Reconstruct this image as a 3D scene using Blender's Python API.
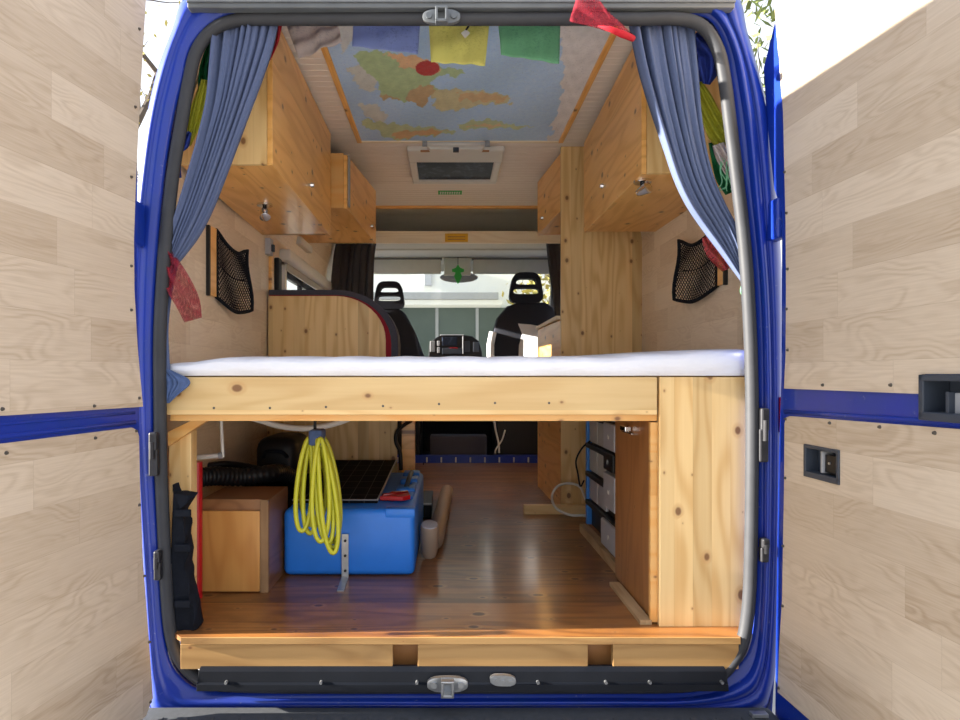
import bpy, bmesh, math, random
from mathutils import Vector, Matrix
random.seed(7)
# ---------------------------------------------------------------- camera, light, exposure
CX, CY, F = 447.0, 375.0, 640.0
EYE = Vector((0.0, -1.70, 1.30))
sc = bpy.context.scene
for o in list(bpy.data.objects): bpy.data.objects.remove(o)
cam_d = bpy.data.cameras.new('camera'); cam = bpy.data.objects.new('camera', cam_d)
sc.collection.objects.link(cam); sc.camera = cam
cam.location = EYE; cam.rotation_euler = (math.pi/2, 0, 0)
cam_d.sensor_width = 36; cam_d.lens = 36*F/960
cam_d.shift_x = (480-CX)/960; cam_d.shift_y = -(360-CY)/960
cam_d.clip_start = 0.05; cam_d.clip_end = 300

SUN_DIR = Vector((1.0, 0.035, -0.25)).normalized()
wd = bpy.data.worlds.new('sky'); sc.world = wd; wd.use_nodes = True
nt = wd.node_tree
bg = nt.nodes['Background']
tcw = nt.nodes.new('ShaderNodeTexCoord'); sxyz = nt.nodes.new('ShaderNodeSeparateXYZ'); ramp = nt.nodes.new('ShaderNodeValToRGB')
nt.links.new(tcw.outputs['Generated'], sxyz.inputs[0]); nt.links.new(sxyz.outputs[2], ramp.inputs[0]); nt.links.new(ramp.outputs[0], bg.inputs[0])
ramp.color_ramp.elements[0].position = 0.0; ramp.color_ramp.elements[0].color = (1.0, 0.97, 0.93, 1)
ramp.color_ramp.elements[1].position = 0.75; ramp.color_ramp.elements[1].color = (0.62, 0.74, 0.95, 1)
bg.inputs[1].default_value = 0.85
sl = bpy.data.lights.new('sun', 'SUN'); so = bpy.data.objects.new('sun', sl); sc.collection.objects.link(so)
so.rotation_euler = SUN_DIR.to_track_quat('-Z', 'Y').to_euler(); so.location = (-6, -1, 5)
sl.energy = 15.0; sl.angle = math.radians(0.6); sl.color = (1.0, 0.93, 0.82)
sc.view_settings.view_transform = 'Standard'; sc.view_settings.look = 'None'
sc.view_settings.exposure = 1.03; sc.view_settings.gamma = 1.0; sc.view_settings.use_curve_mapping = False

# ---------------------------------------------------------------- material helpers
class NT:
    def __init__(s, name):
        s.m = bpy.data.materials.new(name); s.m.use_nodes = True
        s.t = s.m.node_tree; s.b = s.t.nodes['Principled BSDF']
    def n(s, typ, **kw):
        x = s.t.nodes.new(typ)
        for k, v in kw.items(): setattr(x, k, v)
        return x
    def put(s, sock, v):
        if hasattr(v, 'is_output') or isinstance(v, bpy.types.NodeSocket): s.t.links.new(v, sock)
        else: sock.default_value = v
    def math(s, op, a, b=0.0, c=0.0):
        x = s.n('ShaderNodeMath', operation=op)
        s.put(x.inputs[0], a); s.put(x.inputs[1], b); s.put(x.inputs[2], c)
        return x.outputs[0]
    def mix(s, f, a, b, mode='MIX'):
        x = s.n('ShaderNodeMix', data_type='RGBA', blend_type=mode)
        s.put(x.inputs[0], f); s.put(x.inputs[6], a); s.put(x.inputs[7], b)
        return x.outputs[2]
    def obj(s):
        tc = s.n('ShaderNodeTexCoord'); return tc.outputs['Object']
    def sep(s, v):
        x = s.n('ShaderNodeSeparateXYZ'); s.put(x.inputs[0], v); return x.outputs
    def comb(s, a, b, c):
        x = s.n('ShaderNodeCombineXYZ'); s.put(x.inputs[0], a); s.put(x.inputs[1], b); s.put(x.inputs[2], c); return x.outputs[0]
    def noise(s, v, scale, detail=3.0, rough=0.55, dist=0.0):
        x = s.n('ShaderNodeTexNoise'); s.put(x.inputs['Vector'], v)
        x.inputs['Scale'].default_value = scale; x.inputs['Detail'].default_value = detail
        x.inputs['Roughness'].default_value = rough; x.inputs['Distortion'].default_value = dist
        return x.outputs[0]
    def ramp(s, f, lo, hi):
        x = s.n('ShaderNodeMapRange'); s.put(x.inputs[0], f); x.inputs[1].default_value = lo; x.inputs[2].default_value = hi
        return x.outputs[0]
    def bump(s, h, strength=0.3, dist=0.002):
        x = s.n('ShaderNodeBump'); s.put(x.inputs['Height'], h)
        x.inputs['Strength'].default_value = strength; x.inputs['Distance'].default_value = dist
        s.t.links.new(x.outputs[0], s.b.inputs['Normal'])
    def fin(s, col=None, rough=0.5, metal=0.0, coat=0.0, spec=None, coat_rough=0.05):
        if col is not None: s.put(s.b.inputs['Base Color'], col if not isinstance(col, tuple) else (*col[:3], 1))
        s.put(s.b.inputs['Roughness'], rough); s.b.inputs['Metallic'].default_value = metal
        s.b.inputs['Coat Weight'].default_value = coat; s.b.inputs['Coat Roughness'].default_value = coat_rough
        if spec is not None: s.b.inputs['Specular IOR Level'].default_value = spec
        return s.m
def c4(c): return (c[0], c[1], c[2], 1.0)
def plain(name, col, rough=0.5, metal=0.0, coat=0.0, var=0.12, vscale=18, bump=0.0, spec=None):
    k = NT(name); o = k.obj(); nz = k.noise(o, vscale, 4)
    a = tuple(c*(1-var) for c in col); b = tuple(min(1, c*(1+var)) for c in col)
    if bump: k.bump(k.noise(o, vscale*6, 2), bump, 0.002)
    return k.fin(k.mix(nz, c4(a), c4(b)), rough, metal, coat, spec)

def wood(name, c1, c2, across='X', along='Z', plank=0.09, knots=1.0, rough=0.45, coat=0.0, vary=0.22, grain=1.0, knot_col=(0.16, 0.06, 0.02), seam=0.35, wear=0.0):
    k = NT(name); s = k.sep(k.obj()); ix = {'X': 0, 'Y': 1, 'Z': 2}
    A = s[ix[across]]; L = s[ix[along]]; T = s[3-ix[across]-ix[along]]
    pid = k.math('FLOOR', k.math('DIVIDE', A, plank))
    wn = k.n('ShaderNodeTexWhiteNoise', noise_dimensions='1D'); k.put(wn.inputs['W'], k.math('ADD', pid, 0.37)); r = wn.outputs[0]
    off = k.math('MULTIPLY', r, 17.0)
    low = k.noise(k.comb(k.math('MULTIPLY', A, 5.0), k.math('ADD', k.math('MULTIPLY', L, 0.8), off), k.math('MULTIPLY', T, 3.0)), 1.0, 2)
    ring = k.math('SINE', k.math('ADD', k.math('MULTIPLY', low, 55.0), k.math('MULTIPLY', A, 60.0)))
    ring = k.math('MULTIPLY_ADD', ring, 0.5, 0.5)
    fine = k.noise(k.comb(k.math('MULTIPLY', A, 90.0), k.math('ADD', k.math('MULTIPLY', L, 3.0), off), k.math('MULTIPLY', T, 40.0)), 1.0, 3)
    g = k.math('ADD', k.math('MULTIPLY', k.math('POWER', ring, 2.0), 0.55*grain), k.math('MULTIPLY', fine, 0.5))
    col = k.mix(g, c4(c1), c4(c2))
    tone = k.math('MULTIPLY_ADD', r, vary, 1.0-vary*0.6)
    col = k.mix(1.0, col, k.comb(tone, tone, tone), 'MULTIPLY')
    if knots:
        vo = k.n('ShaderNodeTexVoronoi', feature='F1', voronoi_dimensions='2D'); vo.inputs['Scale'].default_value = 1.0
        k.put(vo.inputs['Vector'], k.comb(k.math('MULTIPLY', A, 12.0), k.math('MULTIPLY', L, 8.5), 0.0))
        vs = k.sep(vo.outputs['Color'])
        size = k.math('MULTIPLY', k.math('POWER', vs[0], 2.0), 0.15*knots)
        kk = k.ramp(k.math('SUBTRACT', vo.outputs['Distance'], size), 0.03, -0.02)
        halo = k.math('MULTIPLY', k.ramp(k.math('SUBTRACT', vo.outputs['Distance'], k.math('MULTIPLY', size, 1.8)), 0.06, -0.02), k.math('GREATER_THAN', vs[1], 0.40))
        col = k.mix(k.math('MULTIPLY', halo, 0.35), col, (0.50, 0.24, 0.08, 1))
        kk = k.math('MULTIPLY', kk, k.math('GREATER_THAN', vs[1], 0.40))
        col = k.mix(k.math('MULTIPLY', kk, 0.85), col, c4(knot_col))
    fr = k.math('FRACT', k.math('DIVIDE', A, plank))
    sm = k.math('MULTIPLY', k.math('LESS_THAN', fr, 0.0012/plank), seam)
    col = k.mix(sm, col, (0.08, 0.035, 0.012, 1))
    rg = rough
    if wear:
        w = k.noise(k.obj(), 3.5, 5, 0.6)
        col = k.mix(k.math('MULTIPLY', k.ramp(w, 0.52, 0.7), wear), col, (0.11, 0.045, 0.018, 1))
        rg = k.math('MULTIPLY_ADD', w, 0.25, rough-0.1)
    k.bump(k.math('ADD', fine, k.math('MULTIPLY', sm, -3.0)), 0.15, 0.001)
    return k.fin(col, rg, 0, coat, coat_rough=0.15)

def laminate(name, light, dark, row=0.098, width=0.46):
    k = NT(name); s = k.sep(k.obj()); Y, Z = s[1], s[2]
    def wn(w):
        x = k.n('ShaderNodeTexWhiteNoise', noise_dimensions='1D'); k.put(x.inputs['W'], w); return x.outputs[0]
    zr = k.math('DIVIDE', Z, row); ri = k.math('FLOOR', zr)
    yc = k.math('ADD', k.math('DIVIDE', Y, width), k.math('MULTIPLY', wn(k.math('ADD', ri, 0.31)), 7.0)); ci = k.math('FLOOR', yc)
    r = wn(k.math('ADD', k.math('MULTIPLY', ri, 7.31), k.math('MULTIPLY', ci, 3.77))); off = k.math('MULTIPLY', r, 23.0)
    low = k.noise(k.comb(k.math('ADD', k.math('MULTIPLY', Y, 3.0), off), k.math('MULTIPLY', Z, 9.0), off), 1.0, 2, 0.5, 0.3)
    ring = k.math('MULTIPLY_ADD', k.math('SINE', k.math('ADD', k.math('MULTIPLY', low, 95.0), k.math('MULTIPLY', Z, 150.0))), 0.5, 0.5)
    ring = k.math('MULTIPLY', k.math('POWER', ring, 1.6), k.ramp(k.noise(k.comb(k.math('MULTIPLY', Y, 3.0), k.math('MULTIPLY', Z, 14.0), off), 1.0, 1), 0.38, 0.62))
    fine = k.noise(k.comb(k.math('ADD', k.math('MULTIPLY', Y, 12.0), off), k.math('MULTIPLY', Z, 330.0), off), 1.0, 3)
    g = k.math('ADD', k.math('MULTIPLY', ring, 0.30), k.math('MULTIPLY', fine, 0.65))
    g = k.math('ADD', g, k.math('MULTIPLY', k.math('SUBTRACT', r, 0.5), 0.50))
    col = k.mix(k.ramp(g, 0.05, 1.05), c4(light), c4(dark))
    sm = k.math('MAXIMUM', k.math('LESS_THAN', k.math('FRACT', zr), 0.0009/row), k.math('LESS_THAN', k.math('FRACT', yc), 0.0009/width))
    col = k.mix(k.math('MULTIPLY', sm, 0.3), col, (dark[0]*0.6, dark[1]*0.55, dark[2]*0.5, 1))
    k.bump(fine, 0.06, 0.001)
    return k.fin(col, 0.42)

M = {}
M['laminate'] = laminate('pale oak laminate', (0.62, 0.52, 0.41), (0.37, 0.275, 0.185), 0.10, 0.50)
M['wall_lam'] = laminate('wall oak laminate', (0.88, 0.74, 0.57), (0.62, 0.47, 0.32), 0.10, 0.42)
PL, PD = (0.80, 0.58, 0.28), (0.60, 0.36, 0.13)
M['pine_x'] = wood('pine board along x', PL, PD, 'Z', 'X', 0.20, 0.9, 0.45, grain=0.6, seam=0)
M['pine_z'] = wood('pine glued board upright', PL, PD, 'X', 'Z', 0.052, 0.8, 0.45, seam=0.1, vary=0.28)
M['pine_y'] = wood('pine board along y', PL, PD, 'Z', 'Y', 0.09, 0.8, 0.45)
OL, OD = (0.92, 0.52, 0.17), (0.72, 0.34, 0.08)
M['honey_y'] = wood('honey pine along y', OL, OD, 'Z', 'Y', 0.11, 0.8, 0.35, coat=0.2, vary=0.12, seam=0.2)
M['honey_flat'] = wood('honey pine underside', OL, OD, 'X', 'Y', 0.11, 0.8, 0.35, coat=0.2, vary=0.12, seam=0.2)
M['honey_x'] = wood('honey pine along x', (0.76, 0.46, 0.17), OD, 'Z', 'X', 0.12, 0.5, 0.4, vary=0.1, seam=0)
M['fascia'] = wood('worn golden pine', (0.46, 0.27, 0.10), (0.32, 0.17, 0.055), 'Z', 'X', 0.2, 0.5, 0.5, seam=0, wear=0.3)
M['brown_ply'] = wood('brown stained plywood', (0.42, 0.19, 0.06), (0.30, 0.12, 0.035), 'Y', 'Z', 0.6, 0.3, 0.4, coat=0.2, vary=0.1, seam=0)
M['box_wood'] = wood('golden plywood front', (0.58, 0.29, 0.08), (0.45, 0.19, 0.045), 'X', 'Z', 0.5, 0.0, 0.35, coat=0.3, seam=0)
M['box_brown'] = wood('dark wood rail', (0.28, 0.13, 0.05), (0.17, 0.07, 0.025), 'Z', 'Y', 0.3, 0.5, 0.4, coat=0.2, seam=0)
M['floor'] = wood('stained floor boards', (0.34, 0.14, 0.036), (0.15, 0.055, 0.015), 'Y', 'X', 0.085, 1.0, 0.36, coat=0.35, vary=0.5, knot_col=(0.05, 0.015, 0.006), seam=0.7, wear=0.55)
M['worn'] = wood('worn brown strip', (0.32, 0.19, 0.09), (0.18, 0.09, 0.035), 'X', 'Z', 0.3, 0.0, 0.6, seam=0, wear=0.5)
M['batten'] = wood('grey worn batten', (0.52, 0.37, 0.2), (0.36, 0.23, 0.11), 'X', 'Y', 0.3, 0.0, 0.6, seam=0)

def paint():
    k = NT('blue van paint'); o = k.obj()
    d = k.noise(o, 9, 5, 0.65); col = k.mix(k.ramp(d, 0.35, 0.75), (0.004, 0.026, 0.30, 1), (0.007, 0.034, 0.24, 1))
    sc_ = k.noise(o, 55, 3, 0.7); col = k.mix(k.math('MULTIPLY', k.ramp(sc_, 0.66, 0.74), 0.35), col, (0.25, 0.27, 0.34, 1))
    return k.fin(col, 0.45, 0.0, 0.35, spec=0.3, coat_rough=0.06)
M['paint'] = paint()
M['rubber'] = plain('dark rubber seal', (0.040, 0.042, 0.048), 0.55, var=0.25, spec=0.22)
M['sill'] = plain('black plastic sill', (0.008, 0.010, 0.015), 0.45, var=0.3, vscale=10, bump=0.15, spec=0.18)
M['bumper'] = plain('grey moulded plastic', (0.055, 0.06, 0.068), 0.75, var=0.35, vscale=60, bump=0.4)
M['gutter'] = plain('grey metal strip', (0.10, 0.11, 0.12), 0.4, var=0.3, vscale=12)
M['darkplastic'] = plain('dark slate plastic', (0.035, 0.045, 0.065), 0.5, var=0.2)
M['black'] = plain('black plastic', (0.010, 0.010, 0.012), 0.45, spec=0.3)
M['blackmetal'] = plain('black greased hinge steel', (0.03, 0.03, 0.035), 0.45, metal=0.4, var=0.5, vscale=60)
M['steel'] = plain('zinc plated steel', (0.42, 0.43, 0.44), 0.38, metal=0.75, var=0.25, vscale=50)
M['chrome'] = plain('chrome', (0.8, 0.8, 0.82), 0.12, metal=1.0, var=0.05)
M['bluefab'] = plain('slate blue curtain cloth', (0.078, 0.105, 0.20), 0.85, var=0.15, vscale=120, bump=0.3)
M['denim'] = plain('denim blue cloth', (0.06, 0.10, 0.22), 0.9, var=0.4, vscale=80)
M['blackfab'] = plain('black nylon cloth', (0.010, 0.012, 0.018), 0.85, var=0.4, vscale=60, bump=0.4, spec=0.12)
M['greyfab'] = plain('dark grey curtain cloth', (0.045, 0.043, 0.05), 0.9, var=0.2, vscale=60)
M['cushgrey'] = plain('grey seat fabric', (0.055, 0.055, 0.075), 0.9, var=0.3, vscale=200)
M['cushred'] = plain('red seat fabric', (0.26, 0.008, 0.02), 0.9, var=0.2, vscale=200)
M['seatfab'] = plain('dark navy car seat fabric', (0.018, 0.02, 0.032), 0.9, var=0.2, vscale=200)
M['bluepe'] = plain('blue moulded polyethylene', (0.02, 0.21, 0.82), 0.42, var=0.08, bump=0.08)
M['bluebright'] = plain('light blue plastic', (0.03, 0.20, 0.62), 0.4)
M['yellow'] = plain('yellow green hose', (0.55, 0.55, 0.03), 0.4, var=0.12, vscale=30)
M['white'] = plain('white plastic', (0.72, 0.71, 0.68), 0.45, var=0.05)
M['offwhite'] = plain('cream plastic', (0.62, 0.58, 0.50), 0.45, var=0.05)
M['cream'] = plain('cream roof lining', (0.90, 0.84, 0.70), 0.8, var=0.06)
M['grey'] = plain('grey plastic', (0.30, 0.31, 0.33), 0.5)
M['greycase'] = plain('light grey plastic', (0.45, 0.46, 0.50), 0.4)
M['liner'] = plain('grey green cab lining', (0.60, 0.60, 0.52), 0.85, var=0.08)
M['liner_dark'] = plain('dark visor cloth', (0.16, 0.16, 0.15), 0.85)
M['red'] = plain('red enamel', (0.50, 0.01, 0.015), 0.35, var=0.1)
M['taillight'] = plain('red lamp plastic', (0.25, 0.005, 0.01), 0.2, coat=0.5)
M['tan'] = plain('taupe plastic', (0.36, 0.27, 0.20), 0.5, var=0.08)
M['screw'] = plain('screw head', (0.10, 0.09, 0.08), 0.5, metal=0.5)
M['carcarpet'] = plain('dark cab carpet', (0.02, 0.022, 0.028), 0.95, var=0.4, vscale=60)
M['beam'] = wood('pale beam wood', (0.86, 0.76, 0.58), (0.76, 0.64, 0.46), 'Z', 'X', 0.3, 0.0, 0.5, seam=0)
M['green'] = plain('green pendant', (0.03, 0.42, 0.06), 0.6)
M['cable'] = plain('white cable', (0.62, 0.61, 0.58), 0.45, var=0.05)
M['cushlight'] = plain('light grey blind cloth', (0.45, 0.45, 0.43), 0.8)
def sheet():
    k = NT('white mattress sheet'); o = k.obj(); s = k.sep(o)
    n = k.noise(k.comb(k.math('MULTIPLY', s[0], 9), s[1], k.math('MULTIPLY', s[2], 22)), 1.5, 3)
    k.bump(n, 0.6, 0.01); return k.fin(k.mix(n, (0.74, 0.76, 0.84, 1), (0.84, 0.84, 0.88, 1)), 0.85)
M['sheet'] = sheet()
def slats():
    k = NT('whitewashed ceiling slats'); s = k.sep(k.obj())
    n = k.noise(k.comb(k.math('MULTIPLY', s[0], 2), k.math('MULTIPLY', s[1], 60), 0.0), 1.5, 3)
    return k.fin(k.mix(n, (0.90, 0.82, 0.73, 1), (0.80, 0.70, 0.61, 1)), 0.45)
M['slats'] = slats()
def flag(name, col, ink, trans=0.45, scale=55):
    k = NT(name); o = k.obj(); s = k.sep(o)
    n = k.noise(k.comb(k.math('MULTIPLY', s[0], 90), s[1], k.math('MULTIPLY', s[2], scale*3)), 1.0, 3, 0.8)
    big = k.noise(o, 9, 3)
    f = k.math('MULTIPLY', k.ramp(n, 0.5, 0.62), k.ramp(big, 0.4, 0.6))
    col_ = k.mix(k.math('MULTIPLY', f, 0.5), c4(col), c4(ink))
    k.fin(col_, 0.9)
    tr = k.n('ShaderNodeBsdfTranslucent'); k.put(tr.inputs[0], col_)
    ms = k.n('ShaderNodeMixShader'); ms.inputs[0].default_value = trans
    out = k.t.nodes['Material Output']
    k.t.links.new(k.b.outputs[0], ms.inputs[1]); k.t.links.new(tr.outputs[0], ms.inputs[2]); k.t.links.new(ms.outputs[0], out.inputs[0])
    return k.m
M['f_blue'] = flag('blue printed flag', (0.05, 0.10, 0.55), (0.02, 0.02, 0.10))
M['f_paleblue'] = flag('pale blue printed flag', (0.36, 0.46, 0.85), (0.10, 0.10, 0.30))  # pale flag colours, raised for the brightness of light through thin cloth
M['f_yellow'] = flag('yellow printed flag', (0.62, 0.62, 0.06), (0.20, 0.22, 0.02))
M['f_paleyellow'] = flag('pale yellow printed flag', (0.88, 0.86, 0.30), (0.45, 0.45, 0.10))
M['f_green'] = flag('green printed flag', (0.02, 0.25, 0.09), (0.01, 0.06, 0.03))
M['f_palegreen'] = flag('pale green printed flag', (0.28, 0.66, 0.40), (0.08, 0.30, 0.16))
M['f_white'] = flag('white printed flag', (0.70, 0.62, 0.60), (0.20, 0.18, 0.30))
M['f_red'] = flag('red gauze', (0.62, 0.02, 0.04), (0.35, 0.0, 0.01))
M['f_pink'] = flag('bright pink red cloth', (0.60, 0.03, 0.05), (0.5, 0.0, 0.02))
def gauze(name, col, alpha):
    k = NT(name); k.fin(col, 0.9); tr = k.n('ShaderNodeBsdfTransparent'); ms = k.n('ShaderNodeMixShader')
    n = k.noise(k.obj(), 60, 2); s3 = k.sep(k.obj()); thr = k.noise(k.comb(k.math('MULTIPLY', s3[0], 260), k.math('MULTIPLY', s3[2], 60), 0.0), 1.0, 2); k.put(ms.inputs[0], k.math('ADD', k.math('MULTIPLY', k.ramp(thr, 0.35, 0.65), 0.35), k.math('MULTIPLY_ADD', n, 0.4, alpha-0.25)))
    k.t.links.new(tr.outputs[0], ms.inputs[1]); k.t.links.new(k.b.outputs[0], ms.inputs[2])
    k.t.links.new(ms.outputs[0], k.t.nodes['Material Output'].inputs[0]); return k.m
M['gauze'] = gauze('thin red gauze', (0.26, 0.006, 0.022), 0.42)
M['gauze_faint'] = gauze('faded pink gauze', (0.55, 0.08, 0.09), 0.5)
def glass(name, tint=(1, 1, 1), refl=0.08):
    k = NT(name); tr = k.n('ShaderNodeBsdfTransparent'); tr.inputs[0].default_value = c4(tint)
    gl = k.n('ShaderNodeBsdfGlossy'); gl.inputs['Roughness'].default_value = 0.02
    ms = k.n('ShaderNodeMixShader'); ms.inputs[0].default_value = refl
    k.t.links.new(tr.outputs[0], ms.inputs[1]); k.t.links.new(gl.outputs[0], ms.inputs[2])
    k.t.links.new(ms.outputs[0], k.t.nodes['Material Output'].inputs[0]); return k.m
M['glass'] = glass('clear glass', (0.93, 0.96, 0.95), 0.05)
def skylight():
    k = NT('smoked roof hatch glass'); n = k.noise(k.obj(), 22, 4, 0.7)
    return k.fin(k.mix(k.ramp(n, 0.5, 0.75), (0.012, 0.018, 0.035, 1), (0.08, 0.11, 0.18, 1)), 0.45, 0, 0.0, 0.2)
M['skyglass'] = skylight()
def solar():
    k = NT('solar cells'); s = k.sep(k.obj())
    a = k.math('LESS_THAN', k.math('FRACT', k.math('DIVIDE', s[0], 0.055)), 0.04)
    b = k.math('LESS_THAN', k.math('FRACT', k.math('DIVIDE', s[1], 0.11)), 0.03)
    return k.fin(k.mix(k.math('MAXIMUM', a, b), (0.010, 0.011, 0.014, 1), (0.10, 0.10, 0.11, 1)), 0.75, 0, 0.0, 0.04)
M['solar'] = solar()
def colattr(name):
    k = NT(name); a = k.n('ShaderNodeVertexColor', layer_name='Col')
    n = k.noise(k.obj(), 45, 5, 0.7)
    n2 = k.noise(k.obj(), 130, 3, 0.8)
    col = k.mix(0.5, a.outputs[0], k.mix(n, (0.25, 0.3, 0.35, 1), (0.9, 0.9, 0.85, 1)), 'OVERLAY')
    col = k.mix(k.math('MULTIPLY', k.ramp(n2, 0.58, 0.66), 0.35), col, (0.30, 0.30, 0.34, 1))
    k.bump(k.noise(k.obj(), 9, 4), 0.5, 0.012)
    return k.fin(col, 0.42, 0, 0.0)
M['paving'] = plain('pale concrete paving', (0.50, 0.47, 0.42), 0.9, var=0.15, vscale=4)
M['map'] = colattr('laminated world map print')

# ---------------------------------------------------------------- geometry helpers
def P(u, v, D): return Vector(((u-CX)/F*D, D+EYE.y, EYE.z-(v-CY)/F*D))
def lerp(a, b, t): return a+(b-a)*t
LOC = {}
class MB:
    def __init__(s): s.bm = bmesh.new()
    def hexa(s, p, bevel=0.0, seg=2):
        # p: 8 points, bottom 4 ccw then top 4
        vs = [s.bm.verts.new(q) for q in p]
        fs = [s.bm.faces.new([vs[i] for i in f]) for f in ((3,2,1,0),(4,5,6,7),(0,1,5,4),(1,2,6,5),(2,3,7,6),(3,0,4,7))]
        if bevel:
            es = list({e for f in fs for e in f.edges})
            bmesh.ops.bevel(s.bm, geom=es, offset=bevel, segments=seg, profile=0.5, affect='EDGES')
        return s
    def box(s, x0, x1, y0, y1, z0, z1, bevel=0.0, seg=2):
        return s.hexa([(x0,y0,z0),(x1,y0,z0),(x1,y1,z0),(x0,y1,z0),(x0,y0,z1),(x1,y0,z1),(x1,y1,z1),(x0,y1,z1)], bevel, seg)
    def prism(s, pts, off, bevel=0.0):
        off = Vector(off); n = len(pts)
        a = [s.bm.verts.new(p) for p in pts]; b = [s.bm.verts.new(Vector(p)+off) for p in pts]
        fs = [s.bm.faces.new(a), s.bm.faces.new(b[::-1])]
        for i in range(n): fs.append(s.bm.faces.new((a[i], b[i], b[(i+1)%n], a[(i+1)%n])))
        if bevel:
            es = list({e for f in fs[:2] for e in f.edges})
            bmesh.ops.bevel(s.bm, geom=es, offset=bevel, segments=2, profile=0.5, affect='EDGES')
        return s
    def tube(s, pts, r, n=8, closed=False, rs=None, flat=1.0):
        pts = [Vector(p) for p in pts]; m = len(pts); rings = []
        up = None
        for i, p in enumerate(pts):
            if closed: t = pts[(i+1)%m]-pts[i-1]
            else: t = pts[min(i+1, m-1)]-pts[max(i-1, 0)]
            t.normalize()
            if up is None: up = Vector((0,0,1)) if abs(t.z) < 0.9 else Vector((0,1,0))
            sd = t.cross(up)
            if sd.length < 1e-4: sd = t.cross(Vector((1,0,0)))
            sd.normalize(); up = sd.cross(t).normalized()
            rr = rs[i] if rs else r
            rings.append([s.bm.verts.new(p+sd*math.cos(a)*rr+up*math.sin(a)*rr*flat) for a in [2*math.pi*k/n for k in range(n)]])
        for i in range(m if closed else m-1):
            A, B = rings[i], rings[(i+1)%m]
            for k in range(n): s.bm.faces.new((A[k], A[(k+1)%n], B[(k+1)%n], B[k]))
        if not closed:
            s.bm.faces.new(rings[0][::-1]); s.bm.faces.new(rings[-1])
        return s
    def cyl(s, a, b, r, n=20, r2=None):
        return s.tube([a, b], r, n, rs=[r, r if r2 is None else r2])
    def grid(s, rows, thick=None, closed=False):
        V = [[s.bm.verts.new(p) for p in r] for r in rows]
        for i in range(len(V)-1):
            m = len(V[i])
            for j in range(m if closed else m-1):
                s.bm.faces.new((V[i][j], V[i][(j+1)%m], V[i+1][(j+1)%m], V[i+1][j]))
        return s
    def build(s, name, mat, parent=None, smooth=False, solid=0.0, origin=None, subsurf=0, mats=None):
        bm = s.bm
        bmesh.ops.recalc_face_normals(bm, faces=bm.faces)
        if parent is None:
            if origin is None:
                xs = [v.co for v in bm.verts]
                lo = Vector((min(c.x for c in xs), min(c.y for c in xs), min(c.z for c in xs)))
                hi = Vector((max(c.x for c in xs), max(c.y for c in xs), max(c.z for c in xs)))
                origin = Vector(((lo.x+hi.x)/2, (lo.y+hi.y)/2, lo.z))
            origin = Vector(origin)
        else: origin = LOC[parent.name]
        bmesh.ops.translate(bm, verts=bm.verts, vec=-origin)
        me = bpy.data.meshes.new(name); bm.to_mesh(me); bm.free()
        o = bpy.data.objects.new(name, me); sc.collection.objects.link(o)
        me.materials.append(M[mat])
        if smooth:
            for p in me.polygons: p.use_smooth = True
            if smooth == 'auto': me.set_sharp_from_angle(angle=math.radians(40))
        if parent is None: o.location = origin
        else: o.parent = parent
        LOC[o.name] = origin
        if subsurf:
            md = o.modifiers.new('round', 'SUBSURF'); md.levels = subsurf; md.render_levels = subsurf
        if solid:
            md = o.modifiers.new('thickness', 'SOLIDIFY'); md.thickness = solid; md.offset = 0
        return o
def tag(o, label=None, cat=None, group=None, kind=None):
    if label: o['label'] = label
    if cat: o['category'] = cat
    if group: o['group'] = group
    if kind: o['kind'] = kind
    return o
def struct(o, label=None, cat='van body'): return tag(o, label, cat, kind='structure')
def thing(name, label, cat, loc, group=None):
    o = bpy.data.objects.new(name, None); sc.collection.objects.link(o); o.empty_display_size = 0.05
    o.location = loc; LOC[o.name] = Vector(loc); tag(o, label, cat, group); return o
def spl(pts, n, closed=False):
    """catmull-rom through points (tuples), n samples per span"""
    out = []; m = len(pts); pts = [Vector(p) for p in pts]
    for i in range(m if closed else m-1):
        if closed: p0, p1, p2, p3 = pts[i-1], pts[i], pts[(i+1)%m], pts[(i+2)%m]
        else: p0, p1, p2, p3 = pts[max(i-1,0)], pts[i], pts[i+1], pts[min(i+2,m-1)]
        for k in range(n):
            t = k/n
            out.append(0.5*((2*p1)+(p2-p0)*t+(2*p0-5*p1+4*p2-p3)*t*t+(3*p1-p0-3*p2+p3)*t*t*t))
    if not closed: out.append(pts[-1])
    return out
EZ = EYE.z; FZ = 0.603; CZ = 2.47   # eye, van floor, van ceiling heights

# ================================================================ SETTING
struct(MB().box(-40, 40, -25, 45, -0.1, 0.0).build('ground', 'paving', origin=(0,0,0)), 'pale concrete ground around the van', 'ground')
# wood nosing on the floor's rear edge
struct(MB().box(-0.705, 0.777, -0.006, -0.0005, FZ-0.016, FZ+0.001).build('trim_1', 'fascia'), 'pale raw wooden front edge of the van floor', 'trim')
OUT = [(460,-16),(330,-16),(230,-16),(186,-4),(172,30),(158,68),(147,115),(139,170),(131,250),(129,330),(132,400),(136,470),(140,540),(144,600),(147,650),(150,690),(158,716),(230,718),(330,718),(460,718),(600,717),(700,716),(758,714),(772,690),(777,650),(780,600),(782,540),(783,470),(783,400),(783,330),(781,250),(775,170),(768,110),(757,65),(747,30),(736,-6),(690,-16),(600,-16)]
INN = [(460,13),(330,13),(262,13),(222,18),(192,46),(183,80),(174,115),(165,170),(157,250),(153,330),(153,400),(154,470),(158,540),(161,600),(166,645),(176,672),(200,690),(250,692),(330,692),(460,692),(600,692),(690,691),(732,672),(750,648),(756,600),(758,540),(758,470),(758,400),(757,330),(752,250),(742,170),(736,115),(730,78),(725,48),(712,22),(690,14),(655,13),(600,13)]
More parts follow.
